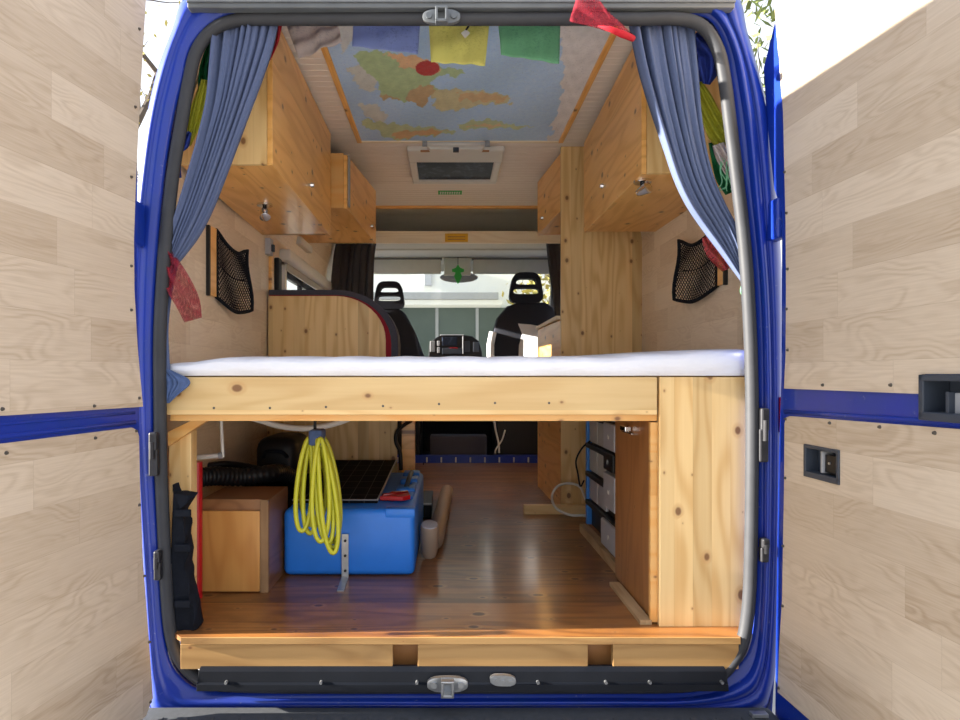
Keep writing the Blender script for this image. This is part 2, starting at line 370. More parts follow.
def edge_x(L, side, z, D=1.72):
    v = CY-(z-EZ)/D*F; pts = sorted([(b, a) for a, b in L if (a < 447) == (side < 0) and -10 < b < 700 and abs(a-447) > 200])
    if v <= pts[0][0]: u = pts[0][1]
    elif v >= pts[-1][0]: u = pts[-1][1]
    else:
        for (v0, u0), (v1, u1) in zip(pts, pts[1:]):
            if v0 <= v <= v1: u = lerp(u0, u1, (v-v0)/max(1e-6, v1-v0)); break
    return (u-CX)/F*D
WL, WR = -0.885, 1.0
def wall_x(side, y, z, outer=False):
    full = (WL if side < 0 else WR)+side*(0.05 if outer else 0)
    if z > 2.0: full -= side*(z-2.0)*0.22
    e = edge_x(OUT if outer else INN, side, z, 1.75); 
    t = min(1, max(0, (y-0.06)/0.40)); t = t*t*(3-2*t) if outer else t**0.6
    return lerp(e, full, t)
def side_panel(side, outer, name, mat, label):
    zs = [0.36 if outer else FZ-0.02]+[0.7, 1.0, 1.3, 1.5, 1.7, 1.9, 2.0]+[2.1, 2.2, 2.3, 2.4, CZ+(0.05 if outer else 0.005)]
    ys = [0.06 if outer else 0.085, 0.12, 0.18, 0.26, 0.36, 0.46, 1.72, 2.78, 3.35]
    def sheet_(nm, lab, y0, y1, k0, k1):
        m = MB(); V = {}
        for i in range(y0, y1+1):
            for k in range(k0, k1+1): V[i, k] = m.bm.verts.new((wall_x(side, ys[i], zs[k], outer), ys[i], zs[k]))
        for i in range(y0, y1):
            for k in range(k0, k1):
                if side < 0 and ys[i] == 1.72 and 1.5 <= zs[k] < 1.9: continue
                m.bm.faces.new((V[i, k], V[i+1, k], V[i+1, k+1], V[i, k+1]))
        if outer:
            a, b = sorted(((WL if side < 0 else WR)+side*0.04, (WL if side < 0 else WR)+side*0.06))
            m.box(a, b, 3.35, 5.3, 0.35, 1.42); m.box(a, b, 3.35, 4.2, 2.02, 2.56)
        o = m.build(nm, mat, origin=(WL if side < 0 else WR, 0, FZ), smooth=outer and 'auto')
        md = o.modifiers.new('thickness', 'SOLIDIFY'); md.thickness = 0.008; md.offset = 0
        struct(o, lab, 'wall')
    n, k = len(ys)-1, len(zs)-1
    if outer: sheet_(name, label, 0, n, 0, k)
    else:
        sheet_(name, label, 5, n, 0, 7)
        sd = 'left' if side < 0 else 'right'
        sheet_('trim_%d' % (6 if side < 0 else 8), 'flared laminate lining of the %s wall next to the rear pillar' % sd, 0, 5, 0, k)
        sheet_('trim_%d' % (7 if side < 0 else 9), 'leaning upper lining of the %s wall behind the overhead cabinets' % sd, 5, n, 7, k)
side_panel(-1, False, 'wall_left', 'wall_lam', 'left van wall lined in pale oak laminate')
side_panel(1, False, 'wall_right', 'wall_lam', 'right van wall lined in pale oak laminate')
side_panel(-1, True, 'wall_outer_left', 'paint', 'blue outer left side of the van')
side_panel(1, True, 'wall_outer_right', 'paint', 'blue outer right side of the van')
m = MB(); ys = [0.06, 0.12, 0.20, 0.30, 0.46, 2.76]
m.grid([[(lerp(edge_x(OUT, -1, 2.30, 1.76), wall_x(-1, y, CZ+0.05, True), min(1, (y-0.06)/0.4)) if k == 0 else lerp(edge_x(OUT, 1, 2.30, 1.76), wall_x(1, y, CZ+0.05, True), min(1, (y-0.06)/0.4)), y, lerp(2.34, CZ+0.05, min(1, (y-0.06)/0.4)**0.5)) for k in (0, 1)] for y in ys])
m.box(-0.86, 0.97, 2.74, 2.76, CZ+0.03, 2.65)
m.hexa([(-0.93,2.72,2.62),(1.05,2.72,2.62),(1.05,3.35,2.58),(-0.93,3.35,2.58),(-0.93,2.72,2.65),(1.05,2.72,2.65),(1.05,3.35,2.61),(-0.93,3.35,2.61)])
m.hexa([(-0.93,3.35,2.58),(1.05,3.35,2.58),(1.0,4.15,2.36),(-0.88,4.15,2.36),(-0.93,3.35,2.61),(1.05,3.35,2.61),(1.0,4.15,2.39),(-0.88,4.15,2.39)])
struct(m.build('roof', 'paint'), 'blue outer roof of the van', 'roof')
m = MB()
for ya, yb in ((0.0, 0.07), (0.07, 0.13), (0.13, 0.22), (0.22, 0.34), (0.34, 0.48), (0.48, 3.37)):
    fx = lambda sd, y: {-1: -0.706, 1: 0.778}[sd] if y < 0.06 else wall_x(sd, y, FZ+0.02)+sd*(-0.01 if y < 0.3 else 0.0)
    xa0, xa1, xb0, xb1 = fx(-1, ya), fx(1, ya), fx(-1, yb), fx(1, yb)
    m.hexa([(xa0,ya,FZ-0.012),(xa1,ya,FZ-0.012),(xb1,yb,FZ-0.012),(xb0,yb,FZ-0.012),(xa0,ya,FZ),(xa1,ya,FZ),(xb1,yb,FZ),(xb0,yb,FZ)])
FLOORM = m
fl = struct(FLOORM.build('floor', 'floor', origin=(0, 0, FZ)), 'glossy brown stained wooden plank floor of the van', 'floor')
# ceiling slats with real grooves
m = MB(); rows = []; y = 0.10
while y < 2.73:
    w = 0.047
    for yy, zz in ((y, CZ+0.004), (y+0.003, CZ), (y+w-0.003, CZ), (y+w, CZ+0.004)):
        rows.append([(wall_x(-1, yy, CZ), yy, zz), (wall_x(1, yy, CZ), yy, zz)])
    y += w
yend = y
m.grid(rows)
cz = m.build('ceiling', 'slats', origin=(0,0,CZ)); struct(cz, 'whitewashed narrow slat ceiling of the van', 'ceiling')
# ---------------- blue rear frame: lofted bands round the opening
OS = spl([(a, b, 0) for a, b in OUT], 4, True); IS = spl([(a, b, 0) for a, b in INN], 4, True)
PROF = [(0.0, 1.86), (0.0, 1.775), (0.04, 1.74), (0.12, 1.722), (0.22, 1.716), (0.34, 1.716), (0.38, 1.725), (0.42, 1.725), (0.47, 1.707), (0.56, 1.700), (0.64, 1.704), (0.74, 1.726), (0.80, 1.730), (1.0, 1.730), (1.03, 1.735), (1.05, 1.78), (1.35, 1.795)]
rows = []
for t, D in PROF:
    rows.append([P(lerp(a.x, b.x, t), lerp(a.y, b.y, t), D if (t < 0.3 or t > 0.9) else lerp(1.720+(D-1.716)*0.15, D, max(0, min(1, (b.x-200)/400)))) for a, b in zip(OS, IS)])
rf = MB().grid(rows, closed=True).build('trim_2', 'paint', smooth=True, origin=(0.02, 0.02, 0.40))
struct(rf, 'glossy blue rear door frame with stepped pillars', 'door frame')
SEAL = [(460,19),(330,19),(268,19),(238,20),(214,29),(197,50),(189,80),(182,120),(173,174),(165,250),(160,330),(160,400),(161,470),(164,540),(167,600),(172,640),(183,664),(204,681),(240,686),(330,687),(460,687),(600,687),(680,686),(712,680),(731,664),(743,640),(749,600),(751,540),(752,470),(752,400),(750,330),(745,250),(736,170),(730,122),(725,82),(718,50),(703,27),(680,19),(640,19),(600,19)]
m = MB(); sp = [P(p.x, p.y, lerp(1.736, 1.714, max(0, min(1, (p.x-200)/480)))) for p in spl([(a, b, 0) for a, b in SEAL], 4, True)]
m.tube(sp, 0.0170, 10, closed=True)
seal = m.build('door_seal', 'rubber', smooth=True)
tag(seal, 'dark rubber seal running round the whole rear door opening', 'door seal', kind='structure')
# header gutter bar
zg = EZ+(375-8)/F*1.695
m = MB(); m.box((187-CX)/F*1.695, (735-CX)/F*1.695, -0.007, 0.022, zg, zg+0.055, 0.004)
m.box((187-CX)/F*1.695, (735-CX)/F*1.695, -0.012, -0.005, zg+0.012, zg+0.018, 0.002)
struct(m.build('trim_3', 'gutter'), 'grey metal rain strip across the top of the rear opening', 'trim')
# bumper step
m = MB(); m.box(-0.82, 0.86, -0.40, 0.012, 0.33, EZ-(716-CY)/F*1.66, 0.012)
for k in range(24): m.box(-0.76+k*0.066, -0.76+k*0.066+0.03, -0.38, -0.05, 0.40, EZ-(716-CY)/F*1.66+0.003, 0.001)
struct(m.build('trim_4', 'bumper'), 'grey plastic bumper step below the rear opening', 'bumper')
m = MB(); m.box((750-CX)/F*1.66, (766-CX)/F*1.66, -0.055, -0.035, EZ-(716-CY)/F*1.66+0.002, EZ-(713-CY)/F*1.66+0.004, 0.001)
tag(m.build('bumper_clip', 'steel'), 'small metal clip on the bumper step at its right end', 'clip')
# red tail light sliver
m = MB(); m.box((776-CX)/F*1.735, (783-CX)/F*1.735, 0.012, 0.05, EZ-(432-CY)/F*1.73, EZ-(397-CY)/F*1.73, 0.003)
tag(m.build('tail_light', 'taillight'), 'red tail light edge on the right pillar beside the open door', 'lamp')
# fascia boards under the floor and the notch blocks
zt, zb = EZ-(643-CY)/F*1.71, EZ-(666-CY)/F*1.71
for i, (u0, u1, lab) in enumerate([(182, 393, 'long pine fascia board under the floor edge at the left'), (418, 587, 'short pine fascia board under the middle of the floor edge'), (612, 737, 'pine fascia board under the floor edge at the right')]):
    o = MB().box((u0-CX)/F*1.71, (u1-CX)/F*1.71, 0.0, 0.02, zb-0.004, zt, 0.001).build('fascia_board', 'fascia')
    tag(o, lab, 'board', 'fascia boards under the floor edge')
struct(MB().box(-0.70, 0.76, 0.06, 0.09, zb-0.02, FZ-0.013).build('trim_5', 'brown_ply'), 'brown floor beam seen in the notches under the floor', 'beam')
# black sill
m = MB(); x0, x1 = (198-CX)/F*1.68, (727-CX)/F*1.68
prof = [(0.012, EZ-(664-CY)/F*1.715), (-0.004, EZ-(666-CY)/F*1.70), (-0.018, EZ-(672-CY)/F*1.68), (-0.022, EZ-(683-CY)/F*1.675), (-0.03, EZ-(685-CY)/F*1.67), (-0.032, EZ-(691-CY)/F*1.67), (0.012, EZ-(692-CY)/F*1.70)]
m.prism([(x0, a, b) for a, b in prof], (x1-x0, 0, 0), 0.0015)
sill = thing('sill_strip', 'black plastic sill strip along the bottom of the rear opening', 'sill strip', (0, 0, 0.46)); sill['kind'] = 'structure'
m.build('strip', 'sill', sill)
for u in (226, 321, 417, 538, 606, 650, 722):
    p = P(u, 682.5, 1.672); MB().cyl(p+Vector((0, 0.006, 0)), p+Vector((0, -0.004, 0)), 0.004, 10).build('rivet', 'steel', sill)

# ---------------- strikers
def striker(name, label, u, v, w, h, D, mat='steel'):
    c = P(u, v, D); t = thing(name, label, 'latch', c); W = w/F*D; H = h/F*D
    m = MB(); pts = [c+Vector((W/2*math.copysign(abs(math.cos(a))**0.7, math.cos(a)), 0, H/2*math.copysign(abs(math.sin(a))**0.7, math.sin(a)))) for a in [2*math.pi*k/24 for k in range(24)]]
    m.prism(pts, (0, 0.012, 0), 0.002); m.build('plate', mat, t, smooth='auto')
    m = MB(); q = W*0.16
    m.box(c.x-q, c.x-q+W*0.07, c.y-0.02, c.y+0.002, c.z-H*0.62, c.z+H*0.4, 0.002); m.box(c.x+q-W*0.07, c.x+q, c.y-0.02, c.y+0.002, c.z-H*0.62, c.z+H*0.4, 0.002)
    m.box(c.x-q, c.x+q, c.y-0.02, c.y+0.002, c.z+H*0.28, c.z+H*0.45, 0.002); m.box(c.x-q, c.x+q, c.y-0.02, c.y+0.002, c.z-H*0.66, c.z-H*0.45, 0.002)
    m.build('striker_loop', mat, t)
    for sgn in (-1, 1):
        MB().cyl(c+Vector((sgn*W*0.33, 0.004, 0)), c+Vector((sgn*W*0.33, -0.005, 0)), H*0.22, 12).build('bolt', mat, t)
    return t
striker('door_striker', 'zinc door striker plate on the black sill, larger of two', 447.5, 685, 41, 15, 1.655)
c = P(503, 681, 1.658); t = thing('door_striker', 'small worn door striker plate on the black sill', 'latch', c)
m = MB(); pts = [c+Vector((0.034*math.copysign(abs(math.cos(a))**0.7, math.cos(a)), 0, 0.014*math.copysign(abs(math.sin(a))**0.7, math.sin(a))-0.002*math.cos(a))) for a in [2*math.pi*k/24 for k in range(24)]]
m.prism(pts, (0, 0.012, 0), 0.002).build('plate', 'steel', t)
for sgn in (-1, 0, 1): MB().cyl(c+Vector((sgn*0.02, 0.004, -0.002*sgn)), c+Vector((sgn*0.02, -0.005, -0.002*sgn)), 0.0045, 10).build('bolt', 'steel', t)
striker('door_striker', 'dark metal door striker at the top centre of the opening', 441.5, 16, 38, 14, 1.69, 'gutter')

# ================================================================ DOORS
class Door:
    def __init__(s, H, d, side):
        s.H = Vector((H[0], H[1], 0)); s.d = Vector((d[0], d[1], 0)).normalized(); s.side = side
        s.n = Vector((-s.d.y, s.d.x, 0))*1.0
        if s.n.x*side > 0: s.n = -s.n      # n points to the van centre (visible side)
    def px(s, u, v):
        k = (u-CX)/F   # x = k*D ; point = H + s*d ; D = y+1.70
        q = (k*(s.H.y-EYE.y)-s.H.x)/(s.d.x-k*s.d.y)
        D = s.H.y+q*s.d.y-EYE.y
        return (q, EZ-(v-CY)/F*D)
    def pt(s, q, z, n=0.0): 
        r = s.H+s.d*q+s.n*n; return Vector((r.x, r.y, z))
    def plate(s, outer, holes, n0, n1):
        from mathutils.geometry import tessellate_polygon
        m = MB(); loops = [outer]+holes
        tri = tessellate_polygon([[Vector((a, b, 0)) for a, b in l] for l in loops])
        flat = [p for l in loops for p in l]
        A = [m.bm.verts.new(s.pt(a, b, n1)) for a, b in flat]; B = [m.bm.verts.new(s.pt(a, b, n0)) for a, b in flat]
        for t in tri:
            m.bm.faces.new([A[i] for i in t]); m.bm.faces.new([B[i] for i in t[::-1]])
        k = 0
        for l in loops:
            n = len(l)
            for i in range(n): m.bm.faces.new((A[k+i], A[k+(i+1)%n], B[k+(i+1)%n], B[k+i]))
            k += n
        return m
    def block(s, q0, q1, z0, z1, n0, n1, bevel=0.0, m=None):
        m = m or MB()
        m.hexa([s.pt(q0,z0,n1), s.pt(q1,z0,n1), s.pt(q1,z0,n0), s.pt(q0,z0,n0), s.pt(q0,z1,n1), s.pt(q1,z1,n1), s.pt(q1,z1,n0), s.pt(q0,z1,n0)], bevel)
        return m
DL = Door((-0.7755, -0.099), (-0.153, -0.988), -1)
DR = Door((0.866, -0.048), (0.05, -0.9987), 1)
def corner(q0, z0, r, ax, az, n=5):
    """rounded corner centre offset (ax,az signs pointing inward)"""
    return [(q0+ax*r*(1-math.sin(t)), z0+az*r*(1-math.cos(t))) for t in [math.pi/2*k/n for k in range(n+1)]]
S1, ZT, ZB = 0.80, 2.43, 0.33
def door_common(D, name, label, slab, slab_holes, upper, lower, low_holes, screws, band):
    root = thing(name, label, 'van door', D.pt(0.3, ZB)); root['kind'] = 'structure'
    D.plate(slab, slab_holes, -0.055, -0.006).build('door_body', 'paint', root)
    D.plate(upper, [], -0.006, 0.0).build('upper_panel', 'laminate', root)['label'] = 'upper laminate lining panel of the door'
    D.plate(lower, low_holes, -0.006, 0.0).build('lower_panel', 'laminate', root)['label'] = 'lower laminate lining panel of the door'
    m = MB()   # pressed beads of the bare blue band
    for zq0, zq1, r in band: m.tube([D.pt(q, lerp(zq0, zq1, q/S1), -0.0075) for q in (0.0, 0.2, 0.4, 0.6, S1)], r, 8)
    m.build('band_bead', 'paint', root, smooth=True)
    for u, v in screws:
        q, z = D.px(u, v)
        MB().cyl(D.pt(q, z, -0.001), D.pt(q, z, 0.004), 0.0042, 10, 0.0028).build('screw', 'screw', root)
    return root
# left door
up = [DL.px(*p) for p in ((143,406.7),(137.5,345),(134.5,290),(134,240),(136,180),(140,100),(146,0))]
zb0, zb1 = up[0][1], DL.px(0, 416)[1]; slope = (zb1-zb0)/DL.px(0, 416)[0]
upper = up+[(up[-1][0]+0.003, 2.40), (S1-0.03, 2.40), (S1-0.03, zb0+slope*S1)]
lo = [DL.px(*p) for p in ((132,427.6),(137,430),(139,436),(140,480),(143,560),(149,640),(153,698),(146,716))]
lz = DL.px(0, 444); sl2 = (lz[1]-lo[0][1])/(lz[0]-lo[0][0])
lower = lo[::-1]+[(S1-0.03, lo[0][1]+sl2*(S1-0.03)), (S1-0.03, lo[-1][1])]
slab = [(-0.012, ZB), (-0.020, 0.55), (-0.020, 1.05), (-0.016, 1.3), (-0.008, 1.6), (-0.010, 1.9), (-0.03, 2.25), (-0.03, ZT), (S1, ZT), (S1, ZB)]
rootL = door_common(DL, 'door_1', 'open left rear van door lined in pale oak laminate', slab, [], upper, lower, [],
    [(2,409),(94,406),(139,398),(139,29),(135,107),(131,177),(131,266),(131,310),(6,453),(95,438),(136,431),(139,505),(144,576),(149,642),(150,702)],
    [(lo[0][1]+0.012, lo[0][1]+0.012+sl2*S1, 0.006), (up[0][1]-0.014, up[0][1]-0.012, 0.004)])
# right door
up = [DR.px(*p) for p in ((784,388.5),(785.5,356),(786,290),(785.5,222),(783,111),(778,50),(774,0))]
b1 = DR.px(922, 394); pk = DR.px(922, 374)
upper = [(b1[0], b1[1])]+up+[(up[-1][0]-0.002, 2.40), (S1-0.03, 2.40), (S1-0.03, pk[1]), (b1[0], pk[1])]
lo = [DR.px(*p) for p in ((790,416.2),(786,417.5),(784.5,423),(784,489),(782,600),(779,650),(777.5,692))]
lz = DR.px(960, 429.5); sl2 = (lz[1]-lo[0][1])/(lz[0]-lo[0][0])
lower = lo[::-1]+[(S1-0.03, lo[0][1]+sl2*(S1-0.03)), (S1-0.03, lo[-1][1])]
a, b, c, d = DR.px(806.5, 448), DR.px(838, 452), DR.px(838, 480), DR.px(806.5, 475)
hole = [a, b, c, d]
pq0 = b1[0]; pz0, pz1 = DR.px(925, 418)[1], pk[1]-0.001
pocket = [(pq0+0.004, pz0), (pq0+0.20, pz0), (pq0+0.20, pz1), (pq0+0.004, pz1)]
slab = [(-0.045, ZB), (-0.04, 0.6), (-0.03, 1.0), (-0.015, 1.3), (-0.012, 1.72), (-0.05, 1.80), (-0.085, 2.0), (-0.10, 2.14), (-0.03, 2.26), (-0.03, ZT), (S1, ZT), (S1, ZB)]
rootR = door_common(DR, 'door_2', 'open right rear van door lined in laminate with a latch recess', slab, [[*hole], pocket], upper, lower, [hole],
    [(788,350),(787,213),(788,269),(787,309),(823,385),(891,385),(785,172),(786,419),(830,423),(880,427),(935,433),(785.5,478),(783.5,546),(783,606),(779,688)],
    [(lo[0][1]+0.01, lo[0][1]+0.01+sl2*S1, 0.006)])
def hinge(door, u, v0, v1, D, w=12):
    c = P(u, (v0+v1)/2, D); z0, z1 = P(u, v1, D).z, P(u, v0, D).z; W = w/F*D; h = z1-z0; m = MB()
    m.box(c.x-W/2, c.x+W/2, c.y-0.008, c.y+0.012, z0, z0+h*0.62, 0.004)
    m.box(c.x-W*0.42, c.x+W*0.5, c.y-0.014, c.y+0.012, z0+h*0.58, z1, 0.005)
    m.cyl((c.x, c.y-0.014, z0+h*0.4), (c.x, c.y-0.014, z0+h*0.78), W*0.28, 12)
    m.build('hinge', 'blackmetal', door)
hinge(rootL, 154, 432, 476, 1.70, 9); hinge(rootL, 158, 550, 580, 1.70, 7)
hinge(rootR, 763, 408, 462, 1.70, 9); hinge(rootR, 764, 538, 562, 1.70, 8)
def bracket(door, u0, u1, v0, v1):
    D = 1.70; a, b = P(u0, v1, D), P(u1, v0, D); m = MB(); m.box(a.x, b.x, a.y-0.03, a.y+0.03, a.z, b.z, 0.006)
    for k in (0.25, 0.75): m.cyl(((a.x+b.x)/2, a.y-0.036, lerp(a.z, b.z, k)), ((a.x+b.x)/2, a.y-0.028, lerp(a.z, b.z, k)), 0.008, 8)
    m.build('hinge_bracket', 'paint', door)['label'] = 'blue painted hinge bracket'
bracket(rootL, 133, 141, 202, 246); bracket(rootR, 771, 784, 200, 240)
# latch recess tray
t = thing('latch_recess', 'dark plastic latch recess in the right door lining', 'latch', DR.pt(a[0], c[1], -0.03))
q0, q1, z0, z1 = a[0], b[0], (c[1]+d[1])/2, (a[1]+b[1])/2
m = MB(); w = 0.007
for r in ((q0-w, q1+w, z1-w*0.2, z1+w), (q0-w, q1+w, z0-w, z0+w), (q0-w, q0+w*0.3, z0, z1), (q1-w*0.3, q1+w, z0, z1)): DR.block(*r, -0.028, 0.004, 0.0015, m)
DR.block(q0-w, q1+w, z0-w, z1+w, -0.033, -0.028, 0, m)
m.build('tray', 'darkplastic', t)
m = MB(); DR.block(lerp(q0,q1,0.52), lerp(q0,q1,0.92), lerp(z0,z1,0.2), lerp(z0,z1,0.85), -0.028, -0.006, 0.002, m); m.build('latch_block', 'black', t)
m = MB(); DR.block(lerp(q0,q1,0.44), lerp(q0,q1,0.52), lerp(z0,z1,0.15), lerp(z0,z1,0.95), -0.028, -0.001, 0.002, m); m.build('lever', 'grey', t)
MB().cyl(DR.pt(lerp(q0,q1,0.68), lerp(z0,z1,0.55), -0.008), DR.pt(lerp(q0,q1,0.68), lerp(z0,z1,0.55), -0.003), 0.003, 10).build('screw', 'steel', t)
# pull pocket
t = thing('pull_pocket', 'dark slate plastic pull pocket at the right edge of the photo', 'handle', DR.pt(pq0, pz0, -0.03))
m = MB(); e = pq0+0.20
for r in ((pq0, e, pz1-0.012, pz1), (pq0, e, pz0-0.004, pz0+0.012), (pq0, pq0+0.012, pz0, pz1), (e-0.012, e, pz0, pz1)): DR.block(*r, -0.045, 0.008, 0.002, m)
DR.block(pq0, e, pz0, pz1, -0.050, -0.045, 0, m); DR.block(pq0+0.055, pq0+0.062, pz0, lerp(pz0, pz1, 0.62), -0.045, 0.002, 0.001, m)
m.build('pocket', 'darkplastic', t)
m = MB(); DR.block(pq0+0.06, e-0.01, pz0, lerp(pz0, pz1, 0.6), -0.044, -0.010, 0.002, m); m.build('lid', 'grey', t)

# ================================================================ BED
DB = 1.77
def bx(m, u0, u1, v0, v1, D, th, bevel=0.0015):
    a, b = P(u0, v1, D), P(u1, v0, D); m.box(a.x, b.x, a.y, a.y+th, a.z, b.z, bevel); return m
bed = thing('bed_frame', 'pine bed platform spanning the van with a front board', 'bed', (-0.1, 0.4, FZ))
bx(MB(), 166, 657.5, 377, 415, DB, 0.035, 0.003).build('front_board', 'pine_x', bed)
bx(MB(), 170, 657, 414, 421, DB+0.015, 0.08).build('lower_rail', 'honey_x', bed)
bx(MB(), 659.5, 748, 377, 627, DB, 0.018, 0.002).build('side_panel', 'pine_z', bed)
zl = EZ-(414-CY)/F*(DB+0.015)
m = MB(); m.box(-0.85, 0.95, 0.12, 1.38, zl+0.035, EZ-0.002)
for k in range(9): m.box(-0.85, 0.95, 0.16+k*0.13, 0.23+k*0.13, zl+0.015, zl+0.035)
m.build('slat_base', 'honey_flat', bed)
bx(MB(), 169, 191, 431, 590, 1.86, 0.045).build('leg', 'pine_z', bed)
a = P(168, 446, 1.83); b = P(206, 421, 1.83)
MB().prism([a, P(168, 432, 1.83), P(190, 421, 1.83), b], (0, 0.03, 0)).build('brace', 'honey_x', bed)
for u, v in ((214,408),(270,408),(326,407),(383,406),(439,404),(495,403),(549,403)):
    p = P(u, v, DB); MB().cyl(p+Vector((0, 0.002, 0)), p+Vector((0, -0.0012, 0)), 0.0035, 8).build('screw', 'screw', bed)
# mattress
def mattress():
    x0, x1 = -0.80, 0.86; rows = []
    for j in range(46):
        tx = j/45; x = lerp(x0, x1, tx)
        u = 447+x*F/1.82
        top = 0.050 if u > 230 else lerp(0.032, 0.050, max(0, (u-170)/60))
        if u > 600: top += (u-600)/150*0.026
        top += 0.002*math.sin(x*37)+0.0015*math.sin(x*83+1)
        zb = EZ-0.002; zt_ = EZ+top; r = []
        pts = [(0.075, zb), (0.068, zb+0.008), (0.064, lerp(zb, zt_, 0.4)), (0.067, lerp(zb, zt_, 0.75)), (0.080, zt_-0.004), (0.11, zt_), (0.4, zt_+0.012), (0.9, zt_+0.022), (1.36, zt_+0.03), (1.40, zt_+0.02), (1.41, zb)]
        for y, z in pts: r.append((x, y+0.003*math.sin(x*21+z*40), z))
        rows.append(r)
    m = MB().grid(rows)
    m.bm.verts.ensure_lookup_table()
    n = len(rows[0]); V = list(m.bm.verts)
    m.bm.faces.new(V[:n]); m.bm.faces.new(V[-n:][::-1])
    return m.build('mattress', 'sheet', smooth='auto', subsurf=1)
tag(mattress(), 'white sheeted mattress lying on the bed platform', 'mattress')

# right locker door below the bed
lk = thing('locker_door', 'brown plywood locker door below the bed beside the pine panel', 'cabinet door', (0.585, 0.28, FZ))
MB().box(0.578, 0.592, DB-1.70+0.037, 0.50, FZ+0.005, 1.168, 0.001).build('panel', 'brown_ply', lk)
MB().box(0.569, 0.593, DB-1.70+0.020, DB-1.70+0.037, FZ+0.005, 1.168, 0.001).build('edge_strip', 'honey_x', lk)
m = MB(); m.box(0.556, 0.577, 0.30, 0.36, 1.122, 1.140, 0.003); m.box(0.568, 0.578, 0.27, 0.39, 1.116, 1.120, 0.001); m.build('catch', 'chrome', lk)
tag(MB().box(0.538, 0.572, 0.085, 0.42, FZ, FZ+0.012, 0.001).build('floor_batten', 'batten'), 'worn wooden batten on the floor at the foot of the locker door', 'batten')
tag(MB().box(0.590, 0.625, 0.53, 1.15, FZ, FZ+0.035, 0.001).build('floor_batten', 'batten'), 'wooden batten on the floor in front of the blue rack', 'batten')
tag(MB().box((524-CX)/F*3.20, 0.80, 1.50, 1.535, FZ, FZ+0.045, 0.001).build('floor_batten', 'pine_x'), 'pale batten lying across the floor before the tall pine board', 'batten')
# blue framed rack with stacked grey cases
rk = thing('storage_rack', 'blue framed rack of grey cases standing in the right locker', 'rack', (0.68, 0.85, FZ+0.0))
z0, z1 = FZ+0.036, 1.14
m = MB()
m.box(0.618, 0.66, 1.13, 1.155, z0, z1, 0.004); m.box(0.618, 0.66, 0.52, 0.54, z0, z1, 0.004)
m.box(0.618, 0.66, 0.54, 1.13, z1-0.02, z1, 0.004)
m.build('frame', 'bluebright', rk)
m = MB(); m.box(0.640, 0.80, 0.54, 1.13, z0, z1-0.02)
m.build('inner_case', 'black', rk)
for k in range(3):
    za = z0+0.12+k*0.125
    m = MB(); m.box(0.628, 0.640, 0.98, 1.12, za, za+0.105, 0.002); m.box(0.628, 0.640, 0.83, 0.97, za, za+0.105, 0.002); m.build('panel', 'cushlight' if k else 'greycase', rk)
for k in range(4):
    za = z0+0.105+k*0.125; m = MB(); m.box(0.612, 0.634, 0.60, 1.135, za-0.012, za+0.008, 0.003); m.build('strap', 'black', rk)
for k, (ya, yb, za, zb_, mat) in enumerate([(0.60, 0.76, 0.80, 0.93, 'greycase'), (0.60, 0.76, 1.02, 1.12, 'greycase'), (0.62, 0.76, 0.94, 1.01, 'black'), (0.56, 0.80, 0.645, 0.745, 'greycase')]):
    c0 = MB().box(0.600, 0.640, ya, yb, za, zb_, 0.005).build('case', mat, rk)
    MB().cyl((0.597, (ya+yb)/2, (za+zb_)/2), (0.602, (ya+yb)/2, (za+zb_)/2), 0.009, 12).build('button', 'white' if mat != 'black' else 'grey', c0)
m = MB(); m.tube(spl([(0.640,1.10,1.02),(0.60,1.13,0.98),(0.575,1.15,0.92),(0.585,1.16,0.86),(0.60,1.18,0.80),(0.61,1.15,0.83)], 6), 0.004, 6)
m.build('cord', 'black', rk, smooth=True)['label'] = 'thin black cord'
# white cable loop on the floor
pts = [P(592,518,3.0), P(585,515.5,2.98), P(570,515,3.0), P(556,508,3.05), P(552,496,3.14), P(558,486,3.16), P(570,483.5,3.17), P(580,487,3.15), P(585,498,3.1), P(590,506,3.0), P(596,512,2.95)]
tag(MB().tube(spl(pts, 6), 0.006, 8).build('white_cable', 'cable', smooth=True), 'white cable looped up from the floor beside the blue rack', 'cable')

# ================================================================ PARTITION + KITCHEN + BENCH
pb = MB(); y = 1.57
pb.box(0.583, 0.998, y, y+0.02, FZ, CZ-0.002, 0.001)
tag(pb.build('partition_board', 'pine_z'), 'tall pale pine partition board right of the aisle', 'board')
kc = thing('kitchen_cupboard', 'pine cupboard with a wooden worktop behind the tall board', 'cupboard', (0.80, 1.95, FZ))
MB().hexa([(0.583,1.592,FZ),(0.99,1.592,FZ),(0.99,2.32,FZ),(0.569,2.32,FZ),(0.583,1.592,1.585),(0.99,1.592,1.585),(0.99,2.32,1.585),(0.569,2.32,1.585)], 0.001).build('body', 'honey_y', kc)
MB().box(0.560, 0.995, 1.592, 2.34, 1.585, 1.605, 0.002).build('worktop', 'beam', kc)
bn = thing('bench_seat', 'pine sided bench with grey and red cushions left of the aisle', 'bench', (-0.59, 1.6, FZ))
Dn = 3.12
def rc(u0, u1, v0, v1, r, ru):
    u0 = max(u0, 268.2)  # side panel outline with a rounded upper right corner
    pts = [P(u0, v1, Dn), P(u0, v0, Dn)]
    for k in range(11):
        a = math.pi/2*k/10; pts.append(P(u1-ru+ru*math.sin(a), v0+r-r*math.cos(a), Dn))
    pts.append(P(u1, v1, Dn)); return pts
MB().prism(rc(267, 385.5, 296, 372, 44, 50), (0, 0.02, 0), 0.001).build('side_panel', 'pine_z', bn)
a = P(267, 372, Dn); b = P(397, 372, Dn)
MB().box(a.x, b.x, a.y, a.y+0.02, FZ, a.z, 0.001).build('base_panel', 'pine_z', bn)
